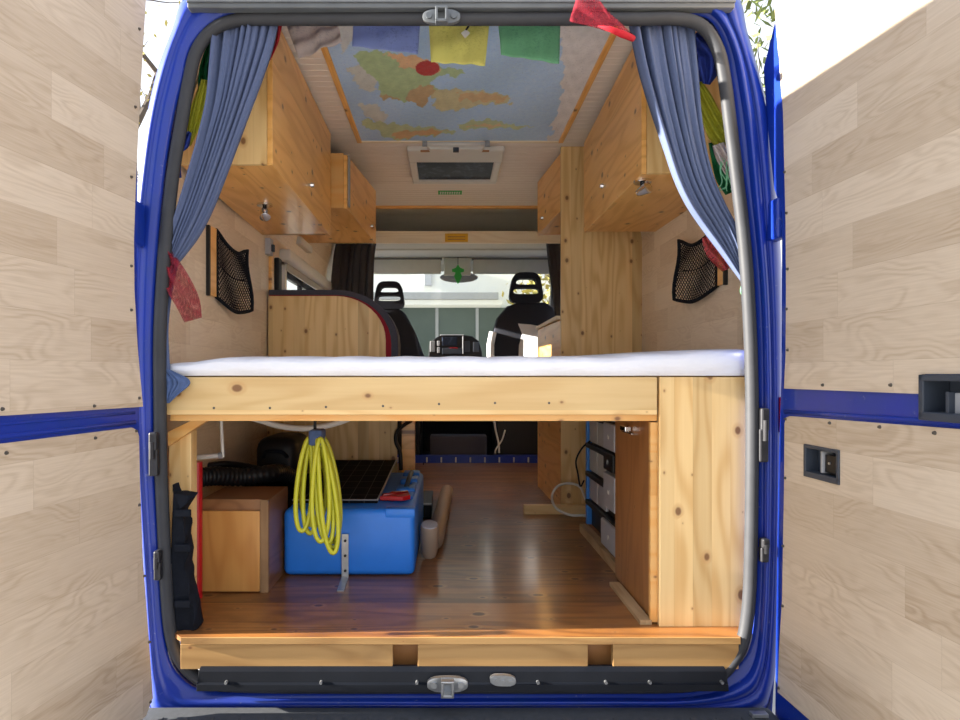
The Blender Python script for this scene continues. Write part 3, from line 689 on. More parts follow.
def cush(name, e0, e1, mat, y0, y1):
    o = [p for p in rc(265, 385.5+e1, 296-e1, 372, 46+e1, 52+e1)]; m = MB(); m.prism([p+Vector((0, y0, 0)) for p in o], (0, y1-y0, 0), 0.004); return m.build(name, mat, bn)
cush('cushion_trim', 0, 2.5, 'cushred', 0.021, 0.10)
cush('backrest', 0, 4, 'cushred', 0.10, 0.14)
o = rc(268, 391, 294.6, 372, 49, 56); i_ = rc(268, 385.5, 296, 372, 45, 51)
m = MB(); n = len(o)
for k in range(1, n-1):
    m.hexa([o[k]+Vector((0,0.015,0)), o[k+1]+Vector((0,0.015,0)), i_[k+1]+Vector((0,0.015,0)), i_[k]+Vector((0,0.015,0)), o[k]+Vector((0,0.16,0)), o[k+1]+Vector((0,0.16,0)), i_[k+1]+Vector((0,0.16,0)), i_[k]+Vector((0,0.16,0))])
m.build('piping', 'cushred', bn)
o2 = rc(268, 398, 289.5, 372, 54, 62); m = MB()
for k in range(1, n-1):
    m.hexa([o2[k]+Vector((0,0.012,0)), o2[k+1]+Vector((0,0.012,0)), o[k+1]+Vector((0,0.012,0)), o[k]+Vector((0,0.012,0)), o2[k]+Vector((0,0.17,0)), o2[k+1]+Vector((0,0.17,0)), o[k+1]+Vector((0,0.17,0)), o[k]+Vector((0,0.17,0))])
m.build('cushion_edge', 'cushgrey', bn)
tag(MB().box(P(402,0,3.2).x, P(415,0,3.2).x, 1.48, 1.53, FZ, EZ-0.08, 0.002).build('aisle_post', 'honey_y'), 'slim honey coloured post beside the aisle beneath the bed', 'post')
m = MB(); m.tube(spl([P(411,421,3.15),P(404,425,3.12),P(397,432,3.1),P(396,442,3.1),P(400,452,3.1),P(401,470,3.1)], 6), 0.010, 8)
tag(m.build('black_pipe', 'black', smooth=True), 'black pipe curving down beside the slim aisle post', 'pipe')

# ================================================================ OVERHEAD CABINETS
def knob(parent, c, nx):
    m = MB(); c = Vector(c); m.cyl(c, c+Vector((nx*0.012, 0, 0)), 0.006, 12); m.cyl(c+Vector((nx*0.010, 0, 0)), c+Vector((nx*0.022, 0, 0)), 0.011, 16, 0.008); m.build('knob', 'chrome', parent, smooth='auto')
# first left
def cab(name, label, xi, xw, y0, y1, z0, z1, side, end='pine_z'):
    t = thing(name, label, 'cabinet', ((xi[0]+xw)/2, (y0+y1)/2, z0[0])); s = side  # side -1 left, +1 right
    th = 0.018
    def hx(xa0, xa1, xb0, xb1, za, zb_, ya=y0, yb=y1, bevel=0.0015):
        pts = [(xa0,ya,za[0]),(xb0,ya,za[0]),(xb1,yb,za[1]),(xa1,yb,za[1]),(xa0,ya,zb_[0]),(xb0,ya,zb_[0]),(xb1,yb,zb_[1]),(xa1,yb,zb_[1])]
        return MB().hexa(pts, bevel)
    xin = [xi[0]+s*th, xi[1]+s*th]
    def ends(k):  # carcase end panel
        yy = y0 if k == 0 else y1-th; N = 6
        pts = [(xin[k], yy, z0[k])]+[(wall_x(s, yy, lerp(z0[k], z1[k], q/N))-s*0.008, yy, lerp(z0[k], z1[k], q/N)) for q in range(N+1)]+[(xin[k], yy, z1[k])]
        return MB().prism(pts, (0, th, 0), 0.0015)
    ends(0).build('end_panel', end, t)
    ends(1).build('end_panel', end, t)
    hx(xin[0], xin[1], wall_x(s, y0, z0[0])-s*0.008, xw, z0, (z0[0]+th, z0[1]+th), y0+th).build('bottom_panel', 'honey_flat', t)
    d = hx(xi[0], xi[1], xin[0]-s*0.001, xin[1]-s*0.001, (z0[0]-0.004, z0[1]-0.004), (z1[0]-0.01, z1[1]-0.01), y0-0.002)
    do = d.build('door', 'honey_y', t)
    return t, do
t, do = cab('overhead_cabinet', 'long honey pine overhead cabinet on the left wall', (-0.553, -0.556), -0.883, 0.33, 1.36, (1.969, 1.969), (2.463, 2.463), -1)
knob(do, (-0.554, 0.86, 2.06), 1)
t, do = cab('overhead_cabinet', 'short honey pine overhead cabinet further forward on the left', (-0.484, -0.436), -0.883, 1.40, 2.23, (2.110, 2.110), (2.375, 2.44), -1, 'honey_x')
knob(do, (-0.45, 2.02, 2.165), 1)
m = MB(); m.box(-0.482, -0.474, 1.415, 1.44, 2.12, 2.37, 0.002); m.build('edge_strip', 'grey', do)
t, do = cab('overhead_cabinet', 'long honey pine overhead cabinet on the right wall', (0.650, 0.655), 0.997, 0.44, 1.36, (1.975, 1.985), (2.463, 2.42), 1)
knob(do, (0.653, 0.94, 2.08), -1)
t, do = cab('overhead_cabinet', 'short honey pine overhead cabinet behind the tall board', (0.590, 0.540), 0.995, 1.595, 2.12, (2.156, 2.137), (2.46, 2.46), 1, 'honey_x')
knob(do, (0.56, 1.97, 2.20), -1)
# chrome spot under left cabinet
def spot(label, c, tilt):
    t = thing('spot_lamp', label, 'lamp', c); c = Vector(c)
    MB().cyl(c, c+Vector((0, 0, -0.008)), 0.030, 24).build('base', 'chrome', t, smooth='auto')
    MB().cyl(c+Vector((0, 0, -0.008)), c+Vector((0, 0, -0.026)), 0.008, 12).build('stem', 'black', t, smooth='auto')
    q = Vector(tilt).normalized(); e = c+Vector((0, 0, -0.034))
    MB().tube([e-q*0.022, e-q*0.012, e+q*0.006, e+q*0.026, e+q*0.028], 0.02, 20, rs=[0.010, 0.015, 0.018, 0.021, 0.018]).build('head', 'chrome', t, smooth='auto')
spot('chrome spot lamp under the left overhead cabinet', (-0.712, 0.80, 1.968), (0.2, -0.5, -0.8))
spot('chrome spot lamp under the right overhead cabinet at its door edge', (0.678, 0.52, 1.974), (0.5, -0.75, 0.2))

# ================================================================ CEILING THINGS
tx0, tx1 = -0.437, 0.568
tag(MB().box(tx0-0.012, tx0+0.012, 0.12, 1.50, CZ-0.012, CZ+0.001, 0.003).build('ceiling_batten', 'honey_flat'), 'wooden batten along the left edge of the ceiling map', 'batten')
tag(MB().box(tx1-0.012, tx1+0.012, 0.12, 1.50, CZ-0.012, CZ+0.001, 0.003).build('ceiling_batten', 'honey_flat'), 'wooden batten along the right edge of the ceiling map', 'batten')
tag(MB().box(tx0-0.012, tx1+0.012, 1.485, 1.505, CZ-0.010, CZ+0.001, 0.003).build('ceiling_batten', 'beam'), 'pale batten across the front edge of the ceiling map', 'batten')
tag(MB().box(-0.88, 0.99, yend-0.01, yend+0.02, CZ-0.016, CZ+0.06, 0.003).build('ceiling_batten', 'honey_x'), 'honey coloured strip where the slat ceiling ends', 'batten')
def C(px, py):   # crop coordinates of the map to photo pixels
    return (300+px/2.8235, py/2.8235)
def pip(x, y, poly):
    ins = False; j = len(poly)-1
    for i in range(len(poly)):
        xi, yi = poly[i]; xj, yj = poly[j]
        if (yi > y) != (yj > y) and x < (xj-xi)*(y-yi)/(yj-yi)+xi: ins = not ins
        j = i
    return ins
SEA = (0.44, 0.64, 0.95)
LAND = [  # polygons in crop coordinates, colour
 ([(690,0),(1000,0),(740,396),(700,396),(730,300),(745,200),(735,120)], (0.80,0.79,0.82)),
 ([(100,60),(150,60),(150,110),(120,150)], (0.62,0.66,0.70)),
 ([(135,190),(180,180),(215,215),(210,255),(170,250),(150,225)], (0.64,0.68,0.68)),
 ([(165,285),(215,290),(250,325),(240,345),(190,330)], (0.64,0.68,0.68)),
 ([(150,150),(200,140),(260,148),(330,160),(360,165),(400,185),(450,195),(470,205),(440,212),(395,210),(365,232),(385,252),(350,270),(330,262),(300,285),(262,275),(215,262),(228,235),(195,205),(165,180)], (0.46,0.62,0.34)),
 ([(240,150),(300,152),(370,165),(395,190),(380,205),(330,190),(285,190),(270,170)], (0.85,0.52,0.30)),
 ([(365,252),(400,248),(470,252),(560,262),(600,272),(590,288),(540,288),(480,300),(440,312),(395,308),(365,290),(380,272)], (0.66,0.60,0.36)),
 ([(440,262),(520,262),(590,270),(585,284),(520,282),(450,280)], (0.70,0.46,0.24)),
 ([(320,250),(345,235),(372,240),(378,262),(350,300),(318,285),(300,272)], (0.58,0.40,0.22)),
 ([(215,258),(262,272),(280,280),(240,276)], (0.62,0.44,0.24)),
 ([(165,335),(215,338),(270,345),(330,352),(420,364),(440,372),(400,380),(330,384),(262,394),(250,385),(225,372),(195,360)], (0.50,0.60,0.36)),
 ([(260,372),(330,366),(420,366),(400,378),(330,382),(262,390)], (0.72,0.42,0.20)),
 ([(440,352),(480,338),(530,332),(580,345),(660,354),(600,360),(520,360),(460,362)], (0.52,0.62,0.36)),
 ([(470,350),(530,345),(600,354),(520,356)], (0.74,0.55,0.30)),
]
def nz(x, y): return 5*math.sin(x*0.11+1.3*math.sin(y*0.09))+4*math.sin(y*0.17+x*0.05)+2.5*math.sin(x*0.33+y*0.29)
m = MB(); NX, NY = 230, 230; x0, x1 = tx0+0.012, tx1-0.012; y0, y1 = 0.13, 1.484; rows = []
for j in range(NY):
    rows.append([(lerp(x0, x1, i/(NX-1)), lerp(y0, y1, j/(NY-1)), CZ-0.0045+0.0015*math.sin(i*0.09)*math.sin(j*0.07)) for i in range(NX)])
m.grid(rows); mp = m.build('world_map', 'map', smooth=True)
ca = mp.data.color_attributes.new('Col', 'FLOAT_COLOR', 'POINT'); k = 0
bb = [(min(p[0] for p in poly)-15, max(p[0] for p in poly)+15, min(p[1] for p in poly)-15, max(p[1] for p in poly)+15) for poly, c in LAND]
for j in range(NY):
    for i in range(NX):
        x, y, z = rows[j][i]; D = y+1.70; u = CX+x/D*F; v = CY-(CZ-EZ)/D*F
        cx_, cy_ = (u-300)*2.8235, v*2.8235; wx, wy = cx_+nz(cx_, cy_), cy_+nz(cy_+40, cx_)*0.6
        f = 0.5+0.5*math.sin(cx_*0.02+cy_*0.03); col = [c*(0.92+0.16*f) for c in SEA]
        for q, (poly, c) in enumerate(LAND):
            if bb[q][0] < wx < bb[q][1] and bb[q][2] < wy < bb[q][3] and pip(wx, wy, poly): col = [cc*(0.97+0.07*math.sin(cx_*0.09+cy_*0.05)*math.sin(cy_*0.13+2*math.sin(cx_*0.07))) for cc in c]
        if ((cx_-360)/34)**2+((cy_-190)/22)**2 < 1: col = (0.50, 0.05, 0.05)
        ca.data[k].color = (*col, 1); k += 1
tag(mp, 'large laminated world map covering the ceiling', 'map')

# roof hatch
h = thing('roof_hatch', 'cream framed roof hatch with dark glass in the ceiling', 'roof hatch', (0.05, 1.9, CZ-0.03))
hx0, hx1, hy0, hy1 = -0.205, 0.295, 1.56, 2.13
ix0, ix1, iy0, iy1 = -0.165, 0.255, 1.745, 2.09
m = MB()
for r in ((hx0,hx1,hy0,iy0),(hx0,hx1,iy1,hy1),(hx0,ix0,iy0,iy1),(ix1,hx1,iy0,iy1)): m.box(r[0], r[1], r[2], r[3], CZ-0.028, CZ-0.0002, 0.008)
m.build('frame', 'white', h)
MB().box(ix0-0.01, ix1+0.01, iy0-0.01, iy1+0.01, CZ-0.012, CZ-0.004).build('glass', 'skyglass', h)
m = MB(); m.prism([(-0.10,1.51,CZ-0.020),(-0.085,1.51,CZ-0.038),(0.175,1.51,CZ-0.038),(0.19,1.51,CZ-0.020),(0.19,1.51,CZ-0.001),(-0.10,1.51,CZ-0.001)], (0,0.045,0), 0.005); m.build('blind_housing', 'white', h)
m = MB(); m.tube([(-0.11,1.472,CZ-0.024),(0.20,1.472,CZ-0.024)], 0.008, 10); m.build('pull_bar', 'white', h, smooth=True)
for x in (-0.11, 0.20): MB().cyl((x-0.012,1.472,CZ-0.024),(x+0.012,1.472,CZ-0.024),0.014,14).build('end_cap','grey',h,smooth='auto')
MB().box(0.03, 0.06, 1.50, 1.52, CZ-0.052, CZ-0.030, 0.003).build('catch', 'darkplastic', h)
for x in (-0.11, 0.19): MB().box(x-0.025, x+0.025, 1.552, 1.565, CZ-0.034, CZ-0.026, 0.002).build('hinge', 'brown_ply', h)
# green sticker with two pale lines of illegible print
m = thing('green_sticker', 'small green rectangular sticker on the ceiling beyond the hatch', 'sticker', (0.02, 2.40, CZ-0.004))
MB().box(-0.057, 0.095, 2.36, 2.44, CZ-0.003, CZ-0.0008).build('label_sheet', 'green', m)
mm = MB()
for q in range(9): mm.box(-0.045+q*0.015, -0.036+q*0.015, 2.378, 2.402, CZ-0.0045, CZ-0.003); mm.box(-0.045+q*0.015, -0.038+q*0.015, 2.41, 2.43, CZ-0.0045, CZ-0.003)
mm.build('print', 'white', m)

# ================================================================ CAB
struct(MB().box(-0.93, 1.05, 3.37, 5.3, 0.50, FZ-0.05).build('floor_cab', 'carcarpet'), 'dark cab floor beyond the plank floor', 'floor')
bs = thing('step_rail', 'blue ribbed metal rail where the plank floor meets the cab', 'rail', (0, 3.40, FZ-0.04)); bs['kind'] = 'structure'
MB().box(-0.88, 0.99, 3.375, 3.42, FZ-0.05, FZ+0.06, 0.003).build('rail', 'paint', bs)
m = MB()
for k in range(13): x = -0.62+k*0.115; m.box(x-0.006, x+0.006, 3.368, 3.376, FZ+0.004, FZ+0.045, 0.002)
m.build('rib', 'greycase', bs)
m = MB(); m.grid([[(x, 2.77, 2.545) for x in (-0.90, 0.0, 1.03)], [(x, 3.15, 2.52) for x in (-0.90, 0.0, 1.03)], [(x, 3.85, 2.37) for x in (-0.90, 0.0, 1.03)]])
struct(m.build('ceiling_cab', 'cream', solid=0.01), 'cream sloping roof lining above the cab', 'ceiling')
b0, b1 = EZ+(375-243)/F*4.6, EZ+(375-231)/F*4.6
tag(MB().box(-0.88, 0.99, 2.90, 2.925, b0, b1, 0.002).build('cab_beam', 'beam'), 'pale wooden beam spanning the van above the cab', 'beam')
st = thing('yellow_sticker', 'yellow rectangular sticker on the pale beam above the cab', 'sticker', (0.07, 2.898, 2.27))
x0, x1 = (445-CX)/F*4.6, (468-CX)/F*4.6
M['yel'] = plain('yellow sticker', (0.80, 0.45, 0.02), 0.5)
MB().box(x0, x1, 2.8975, 2.9, EZ+(375-242)/F*4.6, EZ+(375-233.5)/F*4.6).build('sheet', 'yel', st)
m = MB()
for k in range(2): m.box(x0+0.02, x1-0.02, 2.8965, 2.8975, 2.272+k*0.018, 2.277+k*0.018)
m.build('print', 'brown_ply', st)
m = MB()
rows = []; y = 2.93; i = 0
for y, z in ((2.93, b0+0.012), (3.15, b0+0.03), (3.16, b0+0.045), (3.40, b0+0.062), (3.41, b0+0.050), (3.70, b0+0.075), (3.93, b0+0.09), (4.04, 2.30), (4.08, 2.235)):
    rows.append([(x, y, z) for x in (-0.90, -0.3, 0.3, 1.03)])
m.grid(rows); struct(m.build('ceiling_cab', 'liner', solid=0.008), 'grey green cab headlining with shallow ridges', 'ceiling')
def visor(label, u0, u1):
    t = thing('sun_visor', label, 'sun visor', P((u0+u1)/2, 273, 5.60), 'cab sun visors')
    a, b = P(u0, 274, 5.62), P(u1, 259, 5.62)
    MB().box(a.x, b.x, a.y, a.y+0.02, a.z, b.z, 0.009, 3).build('flap', 'liner', t, smooth='auto')
    MB().tube([(a.x-0.01, a.y+0.01, b.z), (b.x+0.01, a.y+0.01, b.z)], 0.011, 8).build('hinge_rod', 'liner_dark', t)
visor('grey sun visor at the left of the rear view mirror', 366, 441)
visor('grey sun visor at the right of the rear view mirror', 473, 556)
mr = thing('rear_view_mirror', 'rounded rear view mirror at the top of the windscreen', 'mirror', P(458, 277, 5.55))
m = MB(); c = P(459, 275, 5.68); pts = [c+Vector((0.17*math.cos(a), 0, 0.045*math.sin(a)-0.02)) for a in [2*math.pi*k/28 for k in range(28)]]
m.prism(pts, (0, 0.03, 0), 0.01).build('housing', 'grey', mr, smooth='auto')
a = P(444, 275, 5.60); b = P(471, 259, 5.60); MB().box(a.x, b.x, a.y+0.01, a.y+0.06, a.z, b.z+0.012, 0.01).build('mount', 'liner', mr)
# green tree shaped pendant
pd = thing('green_pendant', 'small green pendant hanging from the mirror mount', 'pendant', P(458, 283, 5.5))
m = MB(); sil = [(458,264),(460,268),(464,269),(464,271.5),(460,272),(462,276),(460,281),(458,284),(456,281),(454,276),(456,272),(452,271.5),(452,269),(456,268)]
m.prism([P(u, v, 5.5) for u, v in sil], (0, 0.02, 0), 0.003).build('body', 'green', pd)
MB().tube([P(458, 257, 5.5)+Vector((0, 0.01, 0)), P(458, 265, 5.5)+Vector((0, 0.01, 0))], 0.003, 6).build('string', 'black', pd)
# windscreen
w = thing('windscreen', 'large clear windscreen in front of the cab', 'windscreen', (0.05, 4.4, 1.5)); w['kind'] = 'structure'
m = MB(); m.hexa([(-0.93,4.95,1.38),(1.05,4.95,1.38),(1.05,4.955,1.38),(-0.93,4.955,1.38),(-0.86,4.08,2.24),(0.98,4.08,2.24),(0.98,4.085,2.24),(-0.86,4.085,2.24)]).build('pane', 'glass', w)
for s_, xa, xb in ((-1, -0.93, -0.86), (1, 1.05, 0.98)):
    MB().tube([(xa, 4.95, 1.36), (xb, 4.08, 2.25)], 0.035, 8).build('pillar', 'black', w)
# dashboard
d = thing('dashboard', 'dark cab dashboard with a tall centre console', 'dashboard', (0.05, 4.3, 1.0))
m = MB(); m.prism([(-0.90,4.10,1.0),(-0.90,4.95,1.0),(-0.90,4.95,1.40),(-0.90,4.30,1.47),(-0.90,4.12,1.38)], (1.92,0,0), 0.02).build('top', 'darkplastic', d)
MB().box(-0.91, 1.03, 4.55, 4.60, 0.50, 1.02).build('lower_panel', 'carcarpet', d)
D0 = 5.68; a = P(429, 362, D0); b = P(482, 335.5, D0)
m = MB(); pts = [P(428,372,D0),P(429,345,D0),P(434,339,D0),P(440,335,D0),P(456,334,D0),P(472,336,D0),P(479,341,D0),P(482,352,D0),P(483,372,D0)]
m.prism(pts, (0, 0.35, 0), 0.008).build('console', 'black', d)
def cpan(name, u0, u1, v0, v1, mat, th=0.01, off=0):
    a, b = P(u0, v1, D0), P(u1, v0, D0); MB().box(a.x, b.x, a.y-th-off, a.y-off, a.z, b.z, 0.004).build(name, mat, d)
cpan('air_vent', 430, 435, 341, 352, 'grey'); cpan('air_vent', 437, 440, 341, 346, 'greycase'); cpan('air_vent', 437, 440, 347, 353, 'greycase'); cpan('screen', 442, 457, 337, 346, 'skyglass'); cpan('radio', 442, 462, 348, 354, 'darkplastic'); cpan('air_vent', 464, 470, 341, 352, 'darkplastic'); cpan('air_vent', 473, 479, 342, 352, 'darkplastic'); cpan('trim_strip', 440, 464, 334.5, 335.8, 'grey'); cpan('red_light', 450, 458, 347.5, 348.6, 'taillight', 0.012)
cpan('divider', 462.5, 463.5, 336, 354, 'grey', 0.012)
# seats
def seat(label, pts, D, hc, hw, hv0, hv1, base):
    cx_ = (hc-CX)/F*D; t = thing('car_seat', label, 'car seat', (cx_, D-1.70, FZ-0.05), 'front car seats'); y = D+EYE.y
    MB().prism([P(u, v, D) for u, v in spl([(a, b, 0) for a, b in pts], 3) and pts], (0, 0.13, 0), 0.035).build('backrest', 'seatfab', t, smooth='auto')
    x0, x1 = P(base[0], 0, D).x, P(base[1], 0, D).x
    MB().box(x0, x1, y+0.05, y+0.60, 0.95, 1.10, 0.04, 3).build('seat', 'seatfab', t, smooth='auto')
    MB().box(x0+0.04, x1-0.04, y+0.05, y+0.55, FZ-0.05, 0.95, 0.01).build('pedestal', 'black', t)
    # headrest with two slots
    z0, z1 = P(0, hv1, D).z, P(0, hv0, D).z; h = z1-z0; W = hw/F*D; xc = cx_
    m = MB(); arc = []
    N = 24
    out, inn = [], []
    def shape(s_, zlo, zhi, wb, wt):   # rounded trapezoid loop
        L = []
        for k in range(N):
            a = 2*math.pi*k/N; ca_, sa = math.cos(a), math.sin(a)
            e = 0.5; xx = math.copysign(abs(ca_)**e, ca_); zz = math.copysign(abs(sa)**e, sa)
            tz = (zz+1)/2; L.append((xx*lerp(wb, wt, tz), lerp(zlo, zhi, tz)))
        return L
    outer = shape(1, z0, z1, W/2, W*0.36)
    s1 = shape(1, z0+h*0.60, z0+h*0.80, W*0.31, W*0.22); s2 = shape(1, z0+h*0.29, z0+h*0.49, W*0.35, W*0.34)
    from mathutils.geometry import tessellate_polygon
    loops = [outer, s1, s2]; flat = [p for l in loops for p in l]
    tri = tessellate_polygon([[Vector((a, b, 0)) for a, b in l] for l in loops])
    A = [m.bm.verts.new((xc+a, y, b)) for a, b in flat]; B = [m.bm.verts.new((xc+a, y+0.09, b)) for a, b in flat]
    for q in tri: m.bm.faces.new([A[i] for i in q]); m.bm.faces.new([B[i] for i in q[::-1]])
    k = 0
    for l in loops:
        for i in range(N): m.bm.faces.new((A[k+i], A[k+(i+1)%N], B[k+(i+1)%N], B[k+i]))
        k += N
    m.build('headrest', 'seatfab', t, smooth='auto')
    for sg in (-1, 1): MB().tube([(xc+sg*W*0.3, y+0.05, z0+0.01), (xc+sg*W*0.3, y+0.05, z0-0.09)], 0.007, 8).build('headrest_post', 'steel', t)
    return t
seat('dark fabric front seat at the left, partly behind the bench', [(346,420),(349,372),(354,332),(361,313),(371,307),(397,307),(405,313),(415,332),(424,356),(426,372),(426,420)], 5.2, 389, 33, 281, 309, (350, 425))
rs = seat('dark fabric front seat at the right with a white sunlit patch on its back', [(491,420),(491,372),(491,340),(497,318),(507,306),(519,302),(546,302),(554,307),(560,325),(566,372),(566,420)], 5.2, 526.5, 37, 272, 303, (492, 562))
m = MB(); D = 5.19; pts = [P(u, v, D)+Vector((0, -0.10*max(0, (u-518)/26), 0)) for u, v in ((518,323.5),(530,325),(544,328),(544,334),(540,372),(518,372),(519,345),(522,334))]  # white sheet standing in for sunlight on the seat back, tilted sunward
M['pale'] = plain('sunlit seat white', (0.75, 0.76, 0.80), 0.9, var=0.05)  # white that paints sunlight onto the dark seat
m.prism(pts, (0, 0.005, 0)); tag(m.build('sunlit_patch', 'pale'), 'white patch added for sunlight on the back of the right front seat', 'cloth')
m = MB(); m.tube([P(493,332,5.19),P(490.5,345,5.19),P(491,372,5.19)], 0.03, 8); m.build('sunlit_bolster', 'pale', rs, smooth=True)  # bolster coloured white for the sunlit edge of the dark seat
# dark boxes and cables under the seats
for lab, u0, u1, v0, v1, D, mat in (('black box with a grey front on the cab floor under the bed view', 430, 487, 436, 452, 5.25, 'cushgrey'), ('dark grey box on the cab floor right of the cables', 503, 539, 428, 446, 5.35, 'carcarpet')):
    a, b = P(u0, v1, D), P(u1, v0, D); t = tag(MB().box(a.x, b.x, a.y, a.y+0.2, FZ-0.05, b.z, 0.01).build('floor_box', mat), lab, 'box')
m = MB(); m.tube(spl([P(494,420,5.06),P(496,432,5.06),P(498.5,443,5.06),P(499,453,5.05)], 5), 0.008, 6)
m.tube(spl([P(505,430,5.08),P(502,440,5.06),P(496,449,5.05),P(495,453,5.05)], 5), 0.006, 6)
tag(m.build('pale_cable', 'cable', smooth=True), 'pale cables hanging down to the blue rail below the cab', 'cable')
m = MB(); m.tube(spl([P(421,421,4.9),P(420,434,4.95),P(417,446,5.0),P(416,454,5.05)], 5), 0.006, 6)
m.tube(spl([P(424,462,4.95),P(423,470,4.9),P(425,488,4.2)], 5), 0.004, 6)
tag(m.build('thin_cable', 'black', smooth=True), 'thin dark cable dropping to the floor beyond the aisle post', 'cable')

# ================================================================ CURTAINS
def curtain(name, label, rows, folds, amp, mat, nj=90, thick=0.002, phase=0.0, group=None, sub=14):
    pts = spl([(r[1], r[0], r[2]) for r in rows], sub); prd = spl([(r[3], r[3] if len(r) < 5 else r[4], 0) for r in rows], sub)
    G = []
    for (p, q) in zip(pts, prd):
        v, uL, uR = p.y, p.x, p.z; wdt = abs(uR-uL); line = []
        for j in range(nj):
            t = j/(nj-1); tt = t+0.018*math.sin(t*19+v*0.01)+0.03*math.sin(t*7+2)
            D = lerp(q.x, q.y, t); a = amp*min(1, wdt/45+0.35)
            ph = 2*math.pi*folds*tt+phase
            D2 = D+a*(0.75+0.35*math.sin(t*11+1))*math.sin(ph)+0.3*a*math.sin(2.3*ph+v*0.012)
            u = lerp(uL, uR, t)+0.22*wdt/folds*math.cos(ph)
            line.append(P(u, v, D)+Vector((0, D2-D, 0)))
        G.append(line)
    m = MB().grid(G); return m
cl = [(22,215,277,1.755),(45,213,272,1.755),(75,211,262,1.755),(105,208,251,1.755),(140,200,238,1.755),(175,190,225,1.755),(210,179,211,1.755),(238,170,196,1.752),(262,165,178,1.755)]
c = curtain('c', '', cl, 8, 0.020, 'bluefab', phase=0.5)
ct = thing('curtain', 'slate blue curtain gathered back at the left of the opening', 'curtain', P(220, 262, 1.755), 'slate blue rear curtains')
c.build('cloth', 'bluefab', ct, smooth=True, solid=0.002)
curtain('c', '', [(262,165,178,1.755),(290,163,172,1.76),(330,162,168,1.75),(372,162,170,1.745)], 3, 0.006, 'bluefab').build('lower_cloth', 'bluefab', ct, smooth=True, solid=0.002)
curtain('c', '', [(369,163,168,1.745),(373,163,176,1.745),(379,163,187,1.745),(385,164,188,1.745),(394,165,178,1.745),(403,166,169,1.745)], 4, 0.006, 'denim').build('tail', 'denim', ct, smooth=True, solid=0.002)['label'] = 'denim blue loose tail of the curtain'
cr = [(24,632,695,1.752),(50,637,697,1.752),(80,644,700,1.752),(115,654,703,1.752),(150,665,708,1.752),(180,675,716,1.752),(205,687,727,1.752),(230,704,739,1.758),(255,723,745,1.755),(284,744,749,1.75)]
ct2 = thing('curtain', 'slate blue curtain gathered back at the right of the opening', 'curtain', P(700, 280, 1.755), 'slate blue rear curtains')
curtain('c', '', cr, 7, 0.020, 'bluefab', phase=1.2).build('cloth', 'bluefab', ct2, smooth=True, solid=0.002)
m = MB(); m.tube([P(205, 24, 1.755), P(300, 22, 1.755), P(450, 20, 1.755), P(620, 22, 1.755), P(715, 26, 1.755)], 0.006, 8)
tag(m.build('curtain_rail', 'steel', smooth=True), 'thin metal curtain rail behind the top of the rear opening', 'rail')
t = thing('curtain', 'dark grey curtain hanging beside the left cab window', 'curtain', P(350, 292, 4.65), 'dark grey cab curtains')
curtain('c', '', [(238,336,376,4.65),(260,332,373,4.65),(300,329,372,4.65),(360,329,373,4.65)], 6, 0.03, 'greyfab').build('cloth', 'greyfab', t, smooth=True, solid=0.003)
t = thing('curtain', 'dark grey curtain hanging at the right edge of the cab', 'curtain', P(556, 320, 4.65), 'dark grey cab curtains')
curtain('c', '', [(240,545,566,4.65),(270,548,568,4.65),(300,552,572,4.65),(340,556,574,4.65),(362,557,575,4.65)], 3, 0.02, 'greyfab').build('cloth', 'greyfab', t, smooth=True, solid=0.003)

# ================================================================ FLAGS
def cloth(c00, c10, c11, c01, nu=24, nv=20, amp=0.006, fu=3, fv=2, ph=0, fray=0, nrm=None):
    a, b, c, d = [Vector(x) for x in (c00, c10, c11, c01)]; N = nrm or (b-a).cross(d-a).normalized(); G = []
    for j in range(nv+1):
        t = j/nv; line = []
        for i in range(nu+1):
            s_ = i/nu; p = a.lerp(b, s_).lerp(d.lerp(c, s_), t)
            w_ = math.sin(s_*math.pi*2*fu+ph+t*2.1)*0.6+math.sin(t*math.pi*2*fv+s_*5+ph)*0.4
            p = p+N*w_*amp
            if fray and t > 0.6: p = p+(d-a)*(t-0.6)*fray*math.sin(i*2.7+ph)*0.5
            line.append(p)
        G.append(line)
    return MB().grid(G)
DF = 1.95
def flag_obj(name, label, q, mat, cat='flag', group=None, **kw):
    o = cloth(*q, **kw).build(name, mat, smooth=True, solid=0.0008); return tag(o, label, cat, group)
g1 = 'prayer flags hanging under the ceiling map'
flag_obj('prayer_flag', 'pale blue prayer flag hanging under the ceiling map', [P(354,10,DF),P(421,8,DF),P(418,54,DF),P(352,46,DF)], 'f_paleblue', group=g1, amp=0.004)
flag_obj('prayer_flag', 'yellow prayer flag hanging under the ceiling map', [P(428,8,DF),P(491,8,DF),P(485,66,DF),P(431,62,DF)], 'f_paleyellow', group=g1, amp=0.006, ph=1)
flag_obj('prayer_flag', 'green prayer flag hanging under the ceiling map', [P(497,8,DF),P(561,8,DF),P(559,64,DF),P(501,55,DF)], 'f_palegreen', group=g1, amp=0.004, ph=2)
flag_obj('prayer_flag', 'crumpled white striped prayer flag beside the left overhead cabinet', [P(280,8,DF),P(335,8,DF),P(342,42,DF),P(299,59,DF)], 'f_white', group=g1, amp=0.012, fu=2, fv=3, ph=2)
m = MB(); m.tube(spl([P(262,10,1.93),P(345,8.5,1.95),P(450,7.4,1.95),P(562,7.4,1.95),P(634,26,1.82)], 6), 0.002, 6)
tag(m.build('flag_string', 'cable', smooth=True), 'thin string carrying the prayer flags across the ceiling', 'string')
m = MB(); m.prism([P(461,33,1.90),P(466,29,1.90),P(470,33,1.90),P(465,38,1.90)], (0, 0.002, 0)); o = thing('care_label', 'tiny white label dangling in front of the yellow flag', 'label', P(465,30,1.9)); m.build('tag', 'white', o)
